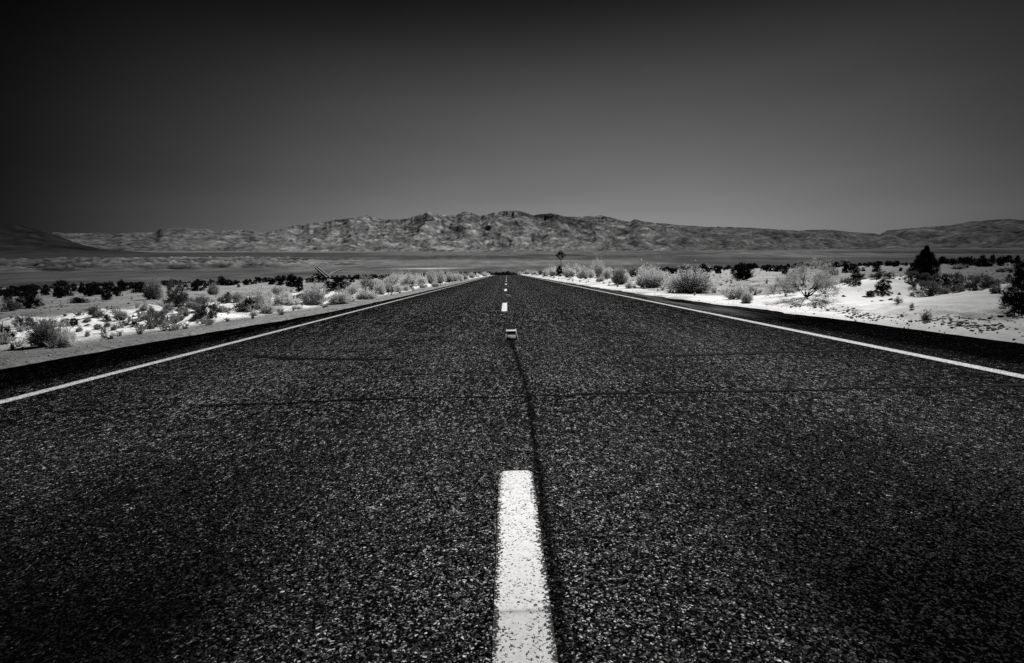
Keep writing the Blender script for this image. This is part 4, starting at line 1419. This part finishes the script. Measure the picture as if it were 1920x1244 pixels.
# ------------------------------------------------------------------ two pale specks far out on the right plain
VAN = mat_plain('white_paintwork', 0.75, 0.5, 0.3, 0.05, 2)
GLASS = mat_plain('dark_glass', 0.02, 0.15, 0.5, 0.1, 2)
RUB = mat_plain('rubber', 0.02, 0.9, 0.1, 0.2, 9)
for px, py, lb, sc_ in ((1583, 491.5, 'tiny white camper parked far out on the right plain, left of two', 1.0),
                        (1589.5, 491.5, 'tiny white camper parked far out on the right plain, right of two', 0.75)):
    d = ray(px, py); t_ = 470.0
    x, y = d[0] * t_, d[1] * t_
    z = float(EYE + d[2] * t_) - 1.4
    t = thing('camper', lb, 'camper', (x, y, z), math.radians(20), (sc_, sc_, sc_), 'white campers on the right plain')
    MB().poly_prism([(-2.8, -1, 0.5), (2.9, -1, 0.5), (2.9, -1, 1.4), (2.2, -1, 2.1), (2.2, -1, 2.9), (-2.8, -1, 2.9)], (0, 2, 0)).build('body', VAN, t, 0.08)
    MB().box(-1.5, 0.6, -1.02, -1.005, 1.7, 2.3).build('window', GLASS, t)
    for wx_ in (-1.8, 1.9):
        MB().poly_prism([(wx_ + 0.36 * math.cos(a), -1.05, 0.36 + 0.36 * math.sin(a)) for a in np.linspace(0, 2 * math.pi, 14, endpoint=False)], (0, 0.25, 0)).build('wheel', RUB, t)

# ------------------------------------------------------------------ light
SUN_AZ, SUN_EL = math.radians(34), math.radians(46)     # azimuth from +Y towards +X
sl_ = bpy.data.lights.new('sun', 'SUN'); sl_.energy = 5.0; sl_.angle = math.radians(0.5); sl_.color = (1.0, 0.99, 0.98)
so = bpy.data.objects.new('sun', sl_); col.objects.link(so)
dirv = Vector((math.sin(SUN_AZ) * math.cos(SUN_EL), math.cos(SUN_AZ) * math.cos(SUN_EL), math.sin(SUN_EL)))
so.rotation_euler = dirv.to_track_quat('Z', 'Y').to_euler()

w = bpy.data.worlds.new('World'); scene.world = w; w.use_nodes = True
nt = w.node_tree; nt.nodes.clear()
out = nt.nodes.new('ShaderNodeOutputWorld'); bg = nt.nodes.new('ShaderNodeBackground')
sky = nt.nodes.new('ShaderNodeTexSky'); sky.sky_type = 'NISHITA'; sky.sun_disc = False
sky.sun_elevation = SUN_EL; sky.sun_rotation = SUN_AZ; sky.altitude = 0; sky.dust_density = 0.6; sky.air_density = 1.0
bw = nt.nodes.new('ShaderNodeRGBToBW'); nt.links.new(sky.outputs[0], bw.inputs[0])
pw = nt.nodes.new('ShaderNodeMath'); pw.operation = 'POWER'; pw.inputs[1].default_value = 0.03
nt.links.new(bw.outputs[0], pw.inputs[0])
tcw = nt.nodes.new('ShaderNodeTexCoord')
dt = nt.nodes.new('ShaderNodeVectorMath'); dt.operation = 'DOT_PRODUCT'
cd = ray(1090, 405)
cd = cd * np.array([1, 1, 1.6]); cd = cd / np.linalg.norm(cd)
nrm = nt.nodes.new('ShaderNodeVectorMath'); nrm.operation = 'NORMALIZE'
nt.links.new(tcw.outputs['Generated'], nrm.inputs[0])
flat_ = nt.nodes.new('ShaderNodeVectorMath'); flat_.operation = 'MULTIPLY'; flat_.inputs[1].default_value = (1, 1, 1.6)
nrm2 = nt.nodes.new('ShaderNodeVectorMath'); nrm2.operation = 'NORMALIZE'
nt.links.new(nrm.outputs[0], flat_.inputs[0]); nt.links.new(flat_.outputs[0], nrm2.inputs[0])
nt.links.new(nrm2.outputs[0], dt.inputs[0]); dt.inputs[1].default_value = tuple(cd)
ac = nt.nodes.new('ShaderNodeMath'); ac.operation = 'ARCCOSINE'; nt.links.new(dt.outputs['Value'], ac.inputs[0])
dv = nt.nodes.new('ShaderNodeMath'); dv.operation = 'DIVIDE'; dv.inputs[1].default_value = math.radians(60)
nt.links.new(ac.outputs[0], dv.inputs[0])
rp = nt.nodes.new('ShaderNodeValToRGB'); rp.color_ramp.interpolation = 'B_SPLINE'
st_ = [(0.0, 0.145), (0.2, 0.134), (0.35, 0.108), (0.5, 0.072), (0.61, 0.044), (0.71, 0.026), (0.80, 0.010), (0.88, 0.003), (1.0, 0.0012)]
els = rp.color_ramp.elements
while len(els) < len(st_):
    els.new(0.5)
for e_, (p_, v_) in zip(els, st_):
    e_.position = p_; e_.color = (v_, v_, v_, 1)
nt.links.new(dv.outputs[0], rp.inputs[0])
ml = nt.nodes.new('ShaderNodeMath'); ml.operation = 'MULTIPLY'
nt.links.new(pw.outputs[0], ml.inputs[0]); nt.links.new(rp.outputs[0], ml.inputs[1])
# paler towards the horizon, darker overhead
sz = nt.nodes.new('ShaderNodeSeparateXYZ'); nt.links.new(nrm.outputs[0], sz.inputs[0])
rz_ = nt.nodes.new('ShaderNodeValToRGB'); rz_.color_ramp.interpolation = 'B_SPLINE'
sv = [(0.0, 1.0), (0.06, 0.98), (0.10, 0.76), (0.15, 0.56), (0.22, 0.43), (0.30, 0.30), (0.37, 0.17), (0.43, 0.06), (0.55, 0.03)]
e2 = rz_.color_ramp.elements
while len(e2) < len(sv):
    e2.new(0.5)
for e_, (p_, v_) in zip(e2, sv):
    e_.position = p_; e_.color = (v_, v_, v_, 1)
nt.links.new(sz.outputs[2], rz_.inputs[0])
mz = nt.nodes.new('ShaderNodeMath'); mz.operation = 'MULTIPLY'
nt.links.new(ml.outputs[0], mz.inputs[0]); nt.links.new(rz_.outputs[0], mz.inputs[1])
mz2 = nt.nodes.new('ShaderNodeMath'); mz2.operation = 'MULTIPLY'; mz2.inputs[1].default_value = 2.0
nt.links.new(mz.outputs[0], mz2.inputs[0])
# thin uneven haze
mp = nt.nodes.new('ShaderNodeMapping'); mp.inputs['Scale'].default_value = (1.2, 1.2, 9.0)
nt.links.new(nrm.outputs[0], mp.inputs[0])
hz_ = nt.nodes.new('ShaderNodeTexNoise'); hz_.inputs['Scale'].default_value = 2.2; hz_.inputs['Detail'].default_value = 6
nt.links.new(mp.outputs[0], hz_.inputs['Vector'])
mr = nt.nodes.new('ShaderNodeMapRange'); mr.inputs[1].default_value = 0.3; mr.inputs[2].default_value = 0.7
mr.inputs[3].default_value = 0.95; mr.inputs[4].default_value = 1.05
nt.links.new(hz_.outputs[0], mr.inputs[0])
ml2 = nt.nodes.new('ShaderNodeMath'); ml2.operation = 'MULTIPLY'
nt.links.new(mz2.outputs[0], ml2.inputs[0]); nt.links.new(mr.outputs[0], ml2.inputs[1])
nt.links.new(ml2.outputs[0], bg.inputs[0])
SKY_NORM = 10.0
bg.inputs[1].default_value = 0.1
gain = nt.nodes.new('ShaderNodeMath'); gain.operation = 'MULTIPLY'; gain.inputs[1].default_value = SKY_NORM
nt.links.new(ml2.outputs[0], gain.inputs[0]); nt.links.new(gain.outputs[0], bg.inputs[0])
nt.links.new(bg.outputs[0], out.inputs[0])

scene.view_settings.view_transform = 'Standard'
scene.view_settings.look = 'None'
scene.view_settings.exposure = 0
scene.view_settings.gamma = 1
scene.render.engine = 'CYCLES'
scene.cycles.use_denoising = False
scene.cycles.max_bounces = 5
scene.cycles.transparent_max_bounces = 4
scene.cycles.sample_clamp_indirect = 3.0
